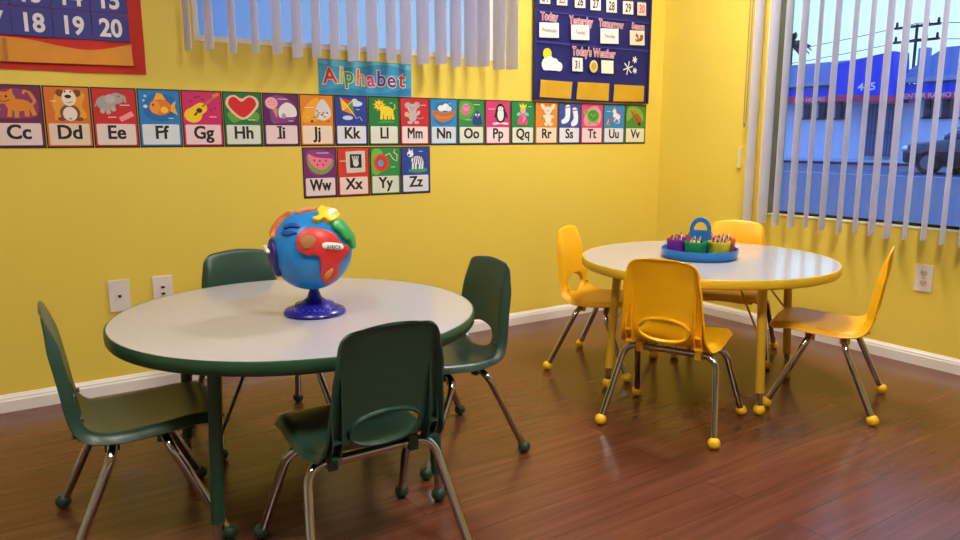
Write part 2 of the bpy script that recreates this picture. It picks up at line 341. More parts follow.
PICS = {
'C':('6d1c50',[B([(.05,.2),(.05,.8),(.5,.95),(.9,.8),(.92,.2),(.5,.1)],'93356f'),Ln([(.78,.42),(.9,.6),(.8,.85),(.7,.9),(.66,.8)],.07,ORG),E(.55,.48,.27,.17,ORG),E(.25,.68,.25,.17,ORG),G([(.03,.75),(.06,.96),(.2,.83)],ORG),G([(.3,.83),(.44,.95),(.46,.74)],ORG),
   G([(.33,.4),(.29,.14),(.39,.14),(.42,.38)],ORG),G([(.45,.36),(.44,.12),(.54,.12),(.55,.36)],ORG),G([(.66,.38),(.66,.16),(.76,.16),(.76,.4)],ORG),G([(.76,.42),(.82,.18),(.92,.2),(.84,.5)],ORG),E(.17,.72,.025,.035,INK),E(.31,.72,.025,.035,INK),Ln([(.12,.61),(.24,.57),(.38,.62)],.02,INK),mark(.1,.34)]),
'D':('dd7420',[B([(.2,.3),(.15,.55),(.3,.9),(.6,.95),(.92,.85),(.85,.5),(.93,.15),(.5,.05),(.2,.08)],'e9a22c'),E(.35,.86,.1,.11,'7b3d20',.5),E(.74,.86,.1,.11,'7b3d20',-.5),E(.55,.28,.24,.25,'7b4a30'),E(.35,.1,.1,.06,'7b4a30'),E(.76,.1,.1,.06,'7b4a30'),E(.55,.25,.17,.21,'f0e6dd'),E(.55,.72,.17,.24,'f0e6dd'),E(.53,.76,.08,.055,'20140f'),E(.47,.9,.02,.03,INK),E(.6,.9,.02,.03,INK),Ln([(.48,.6),(.55,.57),(.63,.61)],.015,INK),E(.55,.11,.04,.025,'a58a7c'),mark(.18,.62)]),
'E':('c8242b',[E(.3,.6,.24,.22,'a9a49f'),E(.56,.74,.17,.17,'a9a49f'),E(.4,.72,.12,.14,'c2b5b0'),Ln([(.68,.7),(.78,.62),(.76,.78),(.7,.84)],.06,'a9a49f'),E(.2,.36,.06,.08,'bdb4ae'),E(.34,.33,.06,.08,'bdb4ae'),E(.47,.42,.06,.08,'bdb4ae'),Ln([(.07,.6),(.03,.48)],.03,'a9a49f'),E(.62,.8,.018,.026,INK),G([(.58,.16),(.9,.36),(.97,.22),(.64,.03)],'f09aa6'),mark(.75,.54,.24),mark(.42,.17,.2)]),
'F':('1d7fc8',[B([(.15,.2),(.1,.6),(.4,.93),(.9,.8),(.92,.3),(.6,.05)],'1a6bb4'),G([(.35,.7),(.45,.95),(.58,.92),(.68,.72)],'f2b52a'),G([(.74,.5),(.93,.72),(.9,.5),(.96,.26),(.76,.4)],'f2b52a'),E(.52,.5,.28,.25,'e8791f'),E(.38,.5,.13,.2,'f09a38'),E(.62,.42,.1,.1,'f7cf2d'),E(.34,.57,.025,.035,INK),E(.15,.84,.04,.04,'9fd0f0'),E(.1,.7,.035,.035,'9fd0f0'),E(.14,.52,.055,.055,'cfe6f6'),mark(.78,.16,.13)]),
'G':('cf2369',[E(.25,.27,.24,.24,'f4cf16'),E(.47,.5,.17,.17,'f4cf16'),G([(.18,.5),(.4,.66),(.55,.34),(.36,.2)],'f4cf16'),E(.42,.42,.08,.08,'3c2413'),Ln([(.5,.54),(.92,.92)],.06,'b87a3a'),Ln([(.28,.26),(.36,.36)],.06,'5a3716'),Ln([(.8,.88),(.97,.98)],.1,'d78a4b')]+[E(x,y,.03,.03,'6c1140') for x,y in ((.2,.72),(.33,.84),(.42,.86),(.52,.78),(.73,.44),(.84,.5))]+[mark(.78,.22,.2)]),
'H':('13763f',[B([(.2,.05),(.1,.4),(.9,.4),(.93,.1),(.7,.12),(.5,.15)],'5fa33a'),B([(.5,.14),(.06,.55),(.07,.85),(.28,.95),(.48,.84),(.7,.95),(.92,.85),(.93,.55)],'e8c9ac'),B([(.5,.22),(.13,.57),(.14,.82),(.29,.89),(.48,.74),(.69,.89),(.86,.8),(.86,.57)],'d5222a'),mark(.74,.14,.2)]),
'I':('5c1f66',[B([(.2,.1),(.2,.9),(.6,.95),(.95,.6),(.9,.15),(.5,.05)],'8c3d88'),G([(.22,.55),(.37,.2),(.4,.55)],'d9955a'),E(.22,.72,.19,.2,'eeb0b8'),B([(.45,.25),(.45,.55),(.68,.75),(.93,.6),(.97,.3),(.7,.25)],'e9e6e8'),E(.58,.29,.07,.09,'9aa5ad')]+[E(x,y,.015,.015,'8d2c3d') for x,y in ((.14,.76),(.22,.8),(.3,.74),(.18,.66),(.28,.66))]+[mark(.56,.86,.3),mark(.8,.12,.16)]),
'J':('e08a24',[B([(.05,.1),(.12,.6),(.5,.95),(.6,.6),(.5,.15)],'f0ad2b'),B([(.45,.3),(.48,.6),(.62,.86),(.76,.86),(.93,.55),(.94,.3),(.75,.16),(.58,.18)],'d9dde0')]+[E(.5+.09*(i%4)+.03*(i%3),.28+.07*(i//4),.032,.028,['c43a2b','2c2420','3d9150','e3b72b','b14a8a','e8e6e3'][i*5%6]) for i in range(14)]+[E(.33,.12,.05,.035,'2c2016',.4),E(.41,.27,.04,.03,'5b8f35'),E(.86,.12,.05,.03,'c9302a'),E(.2,.25,.04,.03,'f4d23a'),mark(.25,.6,.3)]),
'K':('27409b',[E(.68,.77,.2,.1,'d5e2f2'),E(.62,.86,.1,.09,'d5e2f2'),E(.38,.26,.17,.08,'c6d8ee'),G([(.14,.97),(.36,.75),(.2,.52)],'f0c32c'),G([(.14,.97),(.55,.86),(.36,.75)],'d83a2f'),G([(.36,.75),(.55,.86),(.6,.36)],'3f9a4a'),G([(.2,.52),(.36,.75),(.6,.36)],'e98427'),Ln([(.14,.97),(.6,.36)],.03,'f5e14a'),Ln([(.2,.52),(.55,.86)],.03,'f5e14a'),Ln([(.6,.36),(.66,.24),(.78,.3),(.86,.16)],.02,'d5e2f2'),mark(.72,.56,.12)]),
'L':('17803f',[B([(.3,.12),(.5,.18),(.85,.15),(.8,.1),(.3,.08)],'4e9e44'),star(.34,.74,.24,.14,9,'eab71e',.2),E(.33,.74,.13,.14,'f5d92c'),E(.6,.54,.25,.17,'f5d92c',-.3)]+[G([(x,.5),(x+dx,.22),(x+dx+.1,.22),(x+.11,.5)],'f5d92c') for x,dx in ((.38,-.02),(.5,0),(.62,.02),(.72,.06))]+[Ln([(.8,.55),(.9,.65),(.88,.8)],.035,'f5d92c'),E(.28,.77,.02,.03,INK),E(.4,.77,.02,.03,INK),E(.33,.7,.03,.02,INK),mark(.76,.83,.1)]),
'M':('c92a38',[E(.25,.76,.12,.12,'b9aeb0'),E(.58,.78,.12,.12,'b9aeb0'),E(.41,.64,.17,.18,'c3b9bb'),E(.42,.36,.16,.2,'c3b9bb'),E(.2,.42,.08,.1,'d9c07a'),E(.63,.48,.06,.1,'c3b9bb',-.5),E(.32,.12,.1,.06,'c3b9bb'),E(.56,.12,.1,.06,'c3b9bb'),E(.35,.68,.02,.03,INK),E(.47,.68,.02,.03,INK),E(.41,.6,.03,.02,'8c4a55'),mark(.82,.78,.2),Ln([(.58,.3),(.72,.26),(.84,.32)],.025,'e3a3a0')]),
'N':('2b8fd0',[B([(.2,.1),(.1,.5),(.3,.9),(.8,.85),(.9,.3),(.6,.05)],'2379bd'),E(.4,.68,.14,.12,'eef2f5'),E(.58,.73,.13,.14,'f3f6f8'),E(.7,.67,.12,.1,'e6ecf2'),B([(.04,.6),(.15,.3),(.4,.15),(.65,.18),(.88,.36),(.95,.6),(.5,.52)],'c2793c'),Ln([(.12,.5),(.5,.42),(.88,.5)],.02,'8d5226'),Ln([(.2,.36),(.5,.3),(.8,.38)],.02,'e0a05c'),mark(.74,.86,.1)]),
'O':('2f8a45',[B([(.02,.3),(.04,.9),(.4,.97),(.62,.7),(.4,.3)],'5ea53f'),star(.26,.62,.24,.13,10,'df6b9a',.1),E(.28,.74,.13,.15,'e889ad'),E(.24,.78,.02,.03,INK),E(.33,.78,.02,.03,INK),B([(.56,.08),(.6,.45),(.72,.6),(.86,.5),(.93,.08)],'2c3f8f'),E(.68,.46,.04,.05,'e8e6e3'),E(.8,.46,.04,.05,'e8e6e3'),G([(.72,.4),(.77,.4),(.745,.32)],'e9a22c'),mark(.72,.86,.26),mark(.38,.25,.24)]),
'P':('cf3f78',[B([(.3,.06),(.35,.16),(.9,.16),(.92,.07),(.6,.1)],'f3dfe2'),B([(.38,.5),(.45,.82),(.6,.93),(.76,.82),(.84,.5),(.76,.22),(.6,.14),(.46,.22)],'1b1d2b'),Ln([(.42,.6),(.36,.36)],.07,'1b1d2b'),Ln([(.82,.6),(.9,.36)],.07,'1b1d2b'),E(.61,.48,.14,.26,'f2f0ee'),E(.61,.72,.12,.1,'f2f0ee'),G([(.57,.7),(.65,.7),(.61,.64)],'e8932c'),E(.56,.76,.015,.025,INK),E(.66,.76,.015,.025,INK),mark(.22,.7,.3)]),
'Q':('1f8a43',[B([(.24,.14),(.36,.45),(.6,.45),(.74,.14),(.5,.06)],'df4f8b'),E(.5,.5,.12,.13,'e36f9d'),E(.3,.52,.1,.07,'8ec5df',.5),E(.68,.52,.1,.07,'8ec5df',-.5),E(.5,.68,.13,.12,'f0bb92'),G([(.36,.78),(.33,.97),(.43,.87),(.5,.99),(.57,.87),(.67,.97),(.64,.78)],'f1d32d'),E(.45,.68,.015,.02,INK),E(.55,.68,.015,.02,INK),Ln([(.5,.2),(.6,.42)],.03,'f2dde5'),E(.42,.05,.04,.02,INK),E(.56,.05,.04,.02,INK),mark(.82,.84,.16)]),
'R':('e08f2d',[E(.32,.86,.08,.14,'efe4d6',.6),E(.8,.86,.08,.14,'efe4d6',-.6),E(.56,.7,.18,.16,'efe4d6'),E(.58,.36,.16,.2,'efe4d6'),E(.4,.45,.1,.06,'efe4d6',.4),E(.76,.45,.1,.06,'efe4d6',-.4),E(.48,.12,.1,.08,'efe4d6'),E(.7,.12,.1,.08,'efe4d6'),G([(.28,.5),(.35,.42),(.26,.24)],'5f9a3a'),E(.56,.68,.04,.04,'b9a8b8'),E(.49,.75,.015,.02,INK),E(.63,.75,.015,.02,INK)]),
'S':('2e4fa6',[B([(.3,.9),(.5,.93),(.52,.45),(.42,.22),(.16,.14),(.1,.28),(.28,.45)],'e9eef6'),B([(.64,.8),(.84,.82),(.92,.4),(.86,.12),(.62,.04),(.58,.2),(.7,.4)],'e9eef6'),Ln([(.27,.84),(.52,.87)],.05,'cf3b3b'),Ln([(.62,.72),(.86,.75)],.05,'cf3b3b')]),
'T':('d6457e',[B([(.15,.1),(.1,.4),(.3,.8),(.7,.95),(.95,.6),(.85,.15),(.5,.06)],'e98fb4'),E(.55,.5,.3,.3,'5fae35'),E(.55,.52,.24,.23,'3f8f2c'),E(.2,.66,.13,.1,'6fba3c'),E(.35,.18,.07,.07,'6fba3c'),E(.75,.18,.07,.07,'6fba3c'),E(.15,.69,.015,.022,INK)]+[E(.45+.1*i,.56-.07*(i%2),.04,.05,'74bf45') for i in range(3)]),
'U':('2d86c4',[E(.62,.52,.2,.14,'e8e4f0',-.4),E(.5,.74,.1,.1,'e8e4f0',.6),G([(.5,.8),(.46,.98),(.56,.82)],'f0c64a'),Ln([(.6,.78),(.72,.62),(.8,.7)],.07,'8f3f9c'),Ln([(.7,.42),(.76,.24)],.06,'e8e4f0'),Ln([(.55,.42),(.5,.26)],.06,'e8e4f0'),G([(.1,.12),(.26,.1),(.2,.4)],'f3bb3a'),Ln([(.16,.1),(.36,.4),(.56,.44)],.05,'c0392f'),mark(.2,.72,.2),mark(.66,.2,.2)]),
'V':('3f8c35',[B([(.05,.3),(.1,.9),(.5,.95),(.85,.7),(.9,.3),(.5,.6)],'7ab043'),B([(.25,.75),(.5,.72),(.82,.4),(.78,.14),(.6,.12),(.35,.5)],'a2642c'),E(.4,.7,.14,.1,'b97a3f',.5),E(.7,.18,.1,.08,'3a2413',-.6),Ln([(.2,.82),(.66,.26)],.03,'6a3c18')]),
'W':('7a2a78',[B([(.1,.5),(.1,.9),(.5,.98),(.93,.8),(.9,.3),(.5,.06),(.2,.15)],'96408f'),B([(.1,.8),(.12,.42),(.35,.14),(.68,.12),(.92,.36),(.95,.62),(.86,.5),(.6,.3),(.35,.36)],'7aa24c'),B([(.13,.82),(.2,.5),(.45,.28),(.7,.3),(.92,.62),(.6,.68),(.35,.72)],'ef7f97')]+[E(x,y,.025,.035,INK) for x,y in ((.32,.6),(.5,.58),(.7,.58),(.42,.44),(.6,.44))]+[mark(.6,.86,.4)]),
'X':('d6402c',[B([(.26,.18),(.24,.84),(.3,.9),(.86,.92),(.9,.86),(.9,.2),(.84,.14),(.32,.12)],'d9d2cb'),G([(.38,.3),(.38,.8),(.78,.8),(.78,.3)],'15161b'),E(.58,.48,.1,.13,'d5dbe0')]+[Ln([(.5+.045*i,.55),(.46+.07*i,.74)],.035,'d5dbe0') for i in range(4)]+[mark(.14,.56,.2)]),
'Y':('2f9245',[B([(.03,.1),(.03,.9),(.35,.95),(.45,.5),(.3,.08)],'7fb748'),E(.36,.46,.27,.33,'d94436'),E(.36,.46,.19,.23,'c93a30'),E(.33,.45,.1,.13,'59a5dc'),Ln([(.5,.74),(.66,.82),(.78,.6),(.92,.52),(.93,.76),(.8,.86),(.86,.96)],.03,'e9e3cf'),mark(.78,.3,.16)]),
'Z':('2448a0',[B([(.2,.14),(.5,.26),(.9,.22),(.88,.1),(.5,.06)],'4c9a72'),E(.56,.55,.23,.15,'e9edf2'),E(.3,.78,.12,.12,'e9edf2',-.5),G([(.24,.86),(.24,1.0),(.32,.9)],'e9edf2'),G([(.33,.86),(.38,.99),(.4,.84)],'e9edf2')]+[G([(x,.5),(x-.01,.2),(x+.06,.2),(x+.08,.5)],'e9edf2') for x in (.36,.47,.62,.72)]+[Ln([(x,.42),(x+.04,.68)],.03,'10142a') for x in (.4,.48,.56,.64,.72)]+[Ln([(.36,.62),(.42,.72)],.03,'10142a'),E(.24,.74,.04,.04,'10142a'),Ln([(.78,.58),(.86,.5)],.03,'10142a'),mark(.7,.88,.16)]),
}
NAMES = dict(C='an orange cat',D='a white and brown dog',E='a grey elephant and pink eraser',F='an orange fish',G='a yellow guitar',H='a red heart',I='ice cream and an igloo',J='a jar of jelly beans',K='a kite among clouds',L='a yellow lion',M='a grey mouse',N='a nest of eggs',O='an octopus and an owl',P='a penguin',Q='a queen in a pink dress',R='a white rabbit',S='a pair of white socks',T='a green turtle',U='a unicorn',V='a brown violin shape',W='a watermelon slice',X='an x-ray of a hand',Y='a red yo-yo',Z='a zebra')
EDGE = dict(C='e9d6d8',D='e9d5c0',E='e8d9d6',F='dbe4ef',G='f2d5dc',H='dfe6de',I='ecd9df',J='f0dccb',K='e2e6f0',L='e2e8df',M='f2e2e4',N='dbe6f0',O='e2e6dc',P='f5e4e8',Q='e2e6dc',R='f0ddcc',S='e3e8f2',T='f2d8e0',U='dde6ee',V='e6e4d6',W='ecdfe2',X='f2dcd6',Y='e0e6d6',Z='e2e6f0')
M_cardedge = mat('card_border','2a1216',.5)
def shapes_obj(name, shapes, ox, oz, sw, sh, h0, parent):
    bm = bmesh.new(); cols = []
    for i,(pts,c) in enumerate(shapes):
        if c not in cols: cols.append(c)
        pts = [(min(1,max(0,x)),min(1,max(0,y))) for x,y in pts]
        poly(bm, [(ox+x*sw, oz+y*sh) for x,y in pts], WX(0,0,h0+i*.00006), cols.index(c))
    return build(name, bm, [flat(c) for c in cols], parent, smooth='keep' if False else False)
def card(L, x0, zb, cw=CW):
    bg, sh = PICS[L]
    t = thing('alphabet_card', f'alphabet card {L}{L.lower()} picturing {NAMES[L]}, on the yellow wall', 'card', (x0,0,zb), 0, 'alphabet cards on the yellow wall')
    bm = bmesh.new(); box(bm, .001,cw-.001,-.0016,-.0004,0,CH); b = build('card_backing', bm, M_cardedge, t)
    bm = bmesh.new(); box(bm, .006,cw-.006,-.0022,-.0016,.007,CH-.005); build('coloured_panel', bm, flat(bg), t)
    bm = bmesh.new(); pts=[]
    x_,y_,w_,h_,r_ = .012,.011,cw-.024,.078,.005
    for cx,cy,a in ((x_+w_-r_,y_+h_-r_,0),(x_+r_,y_+h_-r_,PI/2),(x_+r_,y_+r_,PI),(x_+w_-r_,y_+r_,1.5*PI)):
        for k in range(4): pts.append((cx+r_*math.cos(a+k*PI/6), cy+r_*math.sin(a+k*PI/6)))
    poly(bm, pts, WX(0,0,.0024)); build('letter_panel', bm, flat(EDGE[L]), t)
    bm = bmesh.new()
    for q_,(ox_,oz_) in enumerate(((-.0014,-.001),(.0014,-.001),(-.0014,.001),(.0014,.001))): text_bm(bm, L+L.lower(), .071, WX(cw/2+ox_,.034+oz_,.0027+.00003*q_), off=(0 if L=='M' else .008), sx=(.78 if L in 'MW' else .95))
    if L=='I':
        for zz_ in (.0325,.0795): poly(bm, [(cw/2-.0215,zz_),(cw/2+.0015,zz_),(cw/2+.0015,zz_+.0065),(cw/2-.0215,zz_+.0065)], WX(0,0,.0028))
    build('letters', bm, flat(INK), t)
    shapes_obj('picture', sh, .009, .093, cw-.018, CH-.093-.008, .0025, t)
EDG=[-3.366,-3.201,-3.045,-2.886,-2.726,-2.565,-2.402,-2.241,-2.080,-1.916,-1.754,-1.592,-1.433,-1.271,-1.110,-.953,-.795,-.633,-.466,-.297,-.1275]
for i,L in enumerate('CDEFGHIJKLMNOPQRSTUV'):
    card(L, EDG[i], .9665, EDG[i+1]-EDG[i])
for i,L in enumerate('WXYZ'):
    card(L, -2.2365+i*.1612, .7375, .1612)

# Alphabet banner
t = thing('alphabet_banner','light blue banner with the word Alphabet in many colours above the cards','banner',(-1.918,0,1.19))
def wave(x): return .004*math.sin(x*40)
bm = bmesh.new(); box(bm,-.229,.229,-.0030,-.0004,.0015,.152); build('banner_sheet', bm, flat('3aa2cf'), t)
shapes_obj('cloud_swirl',[B([(.02,.1),(.3,.2),(.6,.05),(.98,.25),(.98,.02),(.02,.02)],'2a8abf'),B([(.02,.9),(.3,.8),(.7,.95),(.98,.82),(.98,.98),(.02,.98)],'63bfe0'),B([(.1,.4),(.3,.5),(.5,.42),(.3,.36)],'56b5da'),B([(.6,.55),(.8,.66),(.95,.55),(.8,.48)],'56b5da')],-.226,.004,.452,.145,.0032,t)
bm = bmesh.new(); bm2 = bmesh.new(); cols = ['d62f2c','e8cf2b','4aa53a','ea7f2a','d8478a','5f3f9e','6b2a7a','d8402f']
xx = [-.175,-.124,-.085,-.032,.022,.072,.126,.176]
zz = [.050,.053,.056,.047,.043,.046,.043,.046]
for i,ch in enumerate('Alphabet'):
    a = Matrix.Rotation(math.radians([4,-3,5,-4,3,-2,4,-5][i]),4,'Z')
    text_bm(bm, ch, .098, WX(xx[i],zz[i],.0038) @ a, 0, off=.05)
    text_bm(bm2, ch, .098, WX(xx[i],zz[i],.0042) @ a, i, off=.016)
build('letter_outline', bm, flat('f1efe9'), t); build('letters', bm2, [flat(c) for c in cols], t)

# ------------------------------------------------------------------ blue calendar pocket chart (hangs between wall corner and blind)
M_navy = mat('navy_nylon','30358f',.55,var=.12,nscale=9,bump=.2); M_navyd = mat('navy_binding','1c1752',.6)
M_gold = mat('gold_pocket','cca024',.5,var=.12,nscale=14)
cc = thing('calendar_chart','blue calendar pocket chart with date cards and three gold pockets, near the corner','chart',(-.55,0,1.197))
bm = bmesh.new()
N=24; H=.75
grid=[]
for j in range(N+1):
    row=[]
    for i in range(N+1):
        u=i/N; v=j/N; xx_=-.424+u*.846; row.append(bm.verts.new((xx_, -.008-.003*math.sin(u*9+v*3)-.003*math.sin(v*14), v*H)))
    grid.append(row)
for j in range(N):
    for i in range(N): bm.faces.new([grid[j][i],grid[j][i+1],grid[j+1][i+1],grid[j+1][i]])
bmesh.ops.solidify(bm, geom=bm.faces[:], thickness=.003)
build('chart_cloth', bm, M_navy, cc, smooth=True)
def cx_(px,py): p = unproj(px,py,1,-.016); return p.x, p.z
bm = bmesh.new(); box(bm,-.424,.422,-.0165,-.0125,0,.012); box(bm,-.426,-.414,-.0165,-.0125,0,H); box(bm,.41,.424,-.0165,-.0125,0,H); build('binding', bm, M_navyd, cc)
for (a,b,c,d) in (((540.6,79.7),(572,82),(570.5,98.8),(539.2,97)),((577.8,82),(609,83.5),(608,100.8),(576,99.2)),((614.3,84.5),(644,86),(643,101.5),(613,101.3))):
    pts = [cx_(*q) for q in (a,b,c,d)]
    bm = bmesh.new(); prism(bm, [(p[0]+.55,p[1]-1.197) for p in pts][::-1], WX(0,0,0), .016, .0195); build('pocket', bm, M_gold, cc)
# pocket seams
for py in (14,45):
    a = cx_(540,py-3); bm = bmesh.new(); box(bm,-.412,.408,-.0175,-.0155,a[1]-1.197,a[1]-1.197+.004); build('pocket_seam', bm, mat('seam_blue','3b43ab',.5), cc)
# words printed on the chart
for s,px,py,sz in (('Today',549,20.5,.062),('Yesterday',581,24.5,.056),('Tomorrow',611,27.5,.056),('Season',638,29.5,.05),("Today's Weather",594,56.5,.062)):
    a = cx_(px,py)
    bm = bmesh.new(); bm2 = bmesh.new()
    text_bm(bm, s, sz, WX(a[0]+.55,a[1]-1.197,.0172), off=.05, sx=.72); text_bm(bm2, s, sz, WX(a[0]+.55,a[1]-1.197,.0178), off=.004, sx=.72)
    pw=build('printed_word_outline', bm, flat('ecd3de'), cc); build('printed_word', bm2, flat('b0506a'), pw)
a = cx_(552,70)
shapes_obj('cloud_picture',[E(.28,.76,.2,.24,'d8d42a'),E(.22,.32,.2,.26,'eef2f5'),E(.4,.42,.2,.26,'eef2f5'),E(.6,.36,.22,.24,'eef2f5'),E(.82,.26,.17,.2,'eef2f5'),G([(.1,.08),(.1,.3),(.94,.3),(.94,.08)],'eef2f5')],a[0]+.55-.075,a[1]-1.197-.012,.145,.122,.0185,cc)
a = cx_(630,67); sn=[]
for (sx_,sy_,r_) in ((.35,.4,.32),(.78,.8,.16),(.8,.3,.14)):
    for k in range(3): sn.append(Ln([(sx_-r_*math.cos(k*PI/3+.3),sy_-r_*math.sin(k*PI/3+.3)),(sx_+r_*math.cos(k*PI/3+.3),sy_+r_*math.sin(k*PI/3+.3))],.06,'dfe6f2'))
shapes_obj('snowflake_picture',sn,a[0]+.55-.06,a[1]-1.197-.055,.12,.12,.0185,cc)
def slip(quad, text, col, label, tcol='1b1715', sz=.06, sx=1, off=.02, name='date_card', cat='card', grp='cards in the calendar chart', extra=None):
    pts = [cx_(*q) for q in quad]; X=sum(p[0] for p in pts)/4; Z=min(p[1] for p in pts)
    t = thing(name, label, cat, (X,-.018,Z), 0, grp)
    bm = bmesh.new(); prism(bm, [(p[0]-X,p[1]-Z) for p in pts][::-1], WX(0,0,0), .0005, .0020); build('paper', bm, flat(col), t)
    zm = sum(p[1] for p in pts)/4-Z
    if text: bm = bmesh.new(); text_bm(bm, text, sz, WX(0,zm-sz*.35,.0030), off=off, sx=sx); build('writing', bm, flat(tcol), t)
    if extra: shapes_obj('picture', extra, pts[3][0]-X+.005, .012, pts[1][0]-pts[0][0]-.01, pts[0][1]-pts[3][1]-.02, .0030, t)
def q4(x0,y0,w,h,sk=1.2): return [(x0,y0),(x0+w,y0+sk*.6),(x0+w,y0+h+sk*.5),(x0,y0+h)]
for s,x0,y0,tc_ in (('24',539.5,-9.5,'c2452e'),('25',556.5,-8,'c2452e'),('26',574.5,-5.5,'1b1715'),('27',590,-3,'1b1715'),('28',606,-.8,'1b1715'),('29',622.5,1,'1b1715'),('30',637,2.2,'c2452e')):
    slip(q4(x0,y0,10.3 if s not in('30',) else 8.5,13), s, 'f0ebe6' if s!='30' else 'f0d5cc', f'white date card reading {s} in the top row of the calendar chart', tc_, .062, .72)
for s,x0,y0,w,h in (('Wednesday',538.9,22.3,19.5,15),('Tuesday',570.8,24.6,18,15),('Thursday',600,28.3,18,15)):
    slip(q4(x0,y0,w,h), s, 'ece8e8', f'white word card reading {s} in the middle row of the calendar chart', '4a4444', .028, .75, .005, 'word_card')
slip(q4(629.5,30.3,14.5,14.5),None,'eadccf','cream season picture card at the right of the calendar chart middle row',name='picture_card',extra=[E(.5,.35,.18,.22,'a8623c'),E(.45,.7,.13,.13,'a8623c'),B([(.6,.2),(.85,.3),(.9,.75),(.7,.8),(.68,.5)],'8c4426'),Ln([(.4,.78),(.38,.95)],.06,'7b3d20'),E(.4,.42,.1,.08,'e3c9b0')])
slip(q4(572,57.5,10.2,13.5),'31','f0ebe6','white card reading 31 in the weather row of the calendar chart','1b1715',.058,.72)
slip(q4(601,60.2,12,13),None,'eceadb','blank white card beside the round gold disc on the calendar chart',name='blank_card')
a = cx_(593.2,66.5); t = tag(build('weather_disc',(lambda b:(lathe(b,[(0,0),(.028,0),(.03,.003),(.024,.005),(0,.005)],28,sy=1.1),[setattr(v,'co',Vector((v.co.x,-v.co.z,v.co.y))) for v in b.verts],b)[2])(bmesh.new()),mat('disc_cream','d6c48c',.5),loc=(a[0],-.0175,a[1])),'round cream disc with gold centre in the weather row of the calendar chart','disc')
bm = bmesh.new(); lathe(bm,[(0,0),(.019,0),(.019,.0015),(0,.002)],24,sy=1.1)
for v in bm.verts: v.co = Vector((v.co.x,-.0045-v.co.z,v.co.y))
build('disc_centre', bm, mat('disc_gold','c79a1f',.45), t)

# ------------------------------------------------------------------ red number chart (left edge)
rc = thing('number_chart','red bordered number chart with blue pockets and an orange bottom pocket','chart',(-3.3,0,1.242))
M_red = mat('red_nylon','f0443a',.55,var=.1,bump=.2); M_orange = mat('orange_pocket','dd9220',.45,var=.18,nscale=10)
bm = bmesh.new(); N=20; grid=[]
for j in range(N+1):
    grid.append([bm.verts.new((-.46+.915*i/N,-.006-.002*math.sin(i*.9)-.002*math.sin(j*.7),.72*j/N)) for i in range(N+1)])
for j in range(N):
    for i in range(N): bm.faces.new([grid[j][i],grid[j][i+1],grid[j+1][i+1],grid[j+1][i]])
bmesh.ops.solidify(bm, geom=bm.faces[:], thickness=.003); build('chart_cloth', bm, M_red, rc, smooth=True)
for r in range(5):
    z0 = .1165+.1005*r
    for c in range(5):
        x1 = .405-.1255*c; bm = bmesh.new(); box(bm, x1-.124, x1, -.0135,-.0105, z0, z0+.099, bevel=.0008); pk = build('number_pocket', bm, M_navy, rc)
        bm = bmesh.new(); box(bm, x1-.124, x1, -.0145,-.0134, z0+.0955, z0+.099); build('pocket_trim', bm, mat('pocket_trim_purple','6a3a8e',.5), pk)
        n = 20-c-5*r
        if n>0: bm = bmesh.new(); text_bm(bm, str(n), .088, WX(x1-.062, z0+.017, .0142), off=.03, sx=.88); build('number', bm, flat('e6e4ea'), pk)
bm = bmesh.new(); top=[(-.2,.112),(.05,.106),(.18,.086),(.28,.080),(.40,.106),(.408,.104)]; tp=[(v.x,v.y) for v in spline([(a,b,0) for a,b in top],6)]
prism(bm, (tp+[(.41,.030),(-.2,.022)])[::-1], WX(0,0,0), .009, .018)
build('orange_pocket', bm, M_orange, rc)
bm = bmesh.new(); box(bm,-.004,.008,-.0225,-.0195,.028,.104); build('pocket_stitch', bm, mat('stitch_orange','b8741a',.5), rc)

# ------------------------------------------------------------------ chairs
M_chrome = mat('chrome_tube','b4b3b6',.08,metal=1,var=.03)
P_side = [(.196,.288),(.206,.300),(.201,.311),(.176,.318),(.12,.316),(.05,.309),(-.02,.305),(-.07,.306),(-.102,.316),(-.121,.337),(-.131,.37),(-.138,.42),(-.147,.48),(-.157,.54),(-.170,.596),(-.176,.610),(-.182,.613)]
prof = spline([(x,0,z) for x,z in P_side], 6)
cum=[0]
for a,b in zip(prof,prof[1:]): cum.append(cum[-1]+(b-a).length)
LEN = cum[-1]
def prof_at(s):
    s=max(0,min(LEN,s)); i=0
    while i<len(cum)-2 and cum[i+1]<s: i+=1
    t=(s-cum[i])/(cum[i+1]-cum[i]+1e-12); p=prof[i].lerp(prof[i+1],t)
    d=(prof_s(s+.004)-prof_s(s-.004)).normalized(); return p, Vector((d.z,0,-d.x))
def prof_s(s):
    s=max(0,min(LEN,s)); i=0
    while i<len(cum)-2 and cum[i+1]<s: i+=1
    return prof[i].lerp(prof[i+1],(s-cum[i])/(cum[i+1]-cum[i]+1e-12))
def s_of(ix):                            # arc position of side control point
    return cum[ix*6]
W_ctl = [(0,.150),(s_of(3),.160),(s_of(6),.166),(s_of(8),.157),(s_of(10),.145),(s_of(12),.136),(s_of(14),.123),(LEN,.119)]
def width(s):
    for (a,wa_),(b,wb) in zip(W_ctl,W_ctl[1:]):
        if s<=b: t=(s-a)/(b-a); t=t*t*(3-2*t); w=wa_+(wb-wa_)*t; break
    else: w=W_ctl[-1][1]
    for d,r in ((s,.075),(LEN-s,.048)):
        if d<r: w -= r-math.sqrt(max(0,r*r-(r-d)**2))
    return max(w,.02)
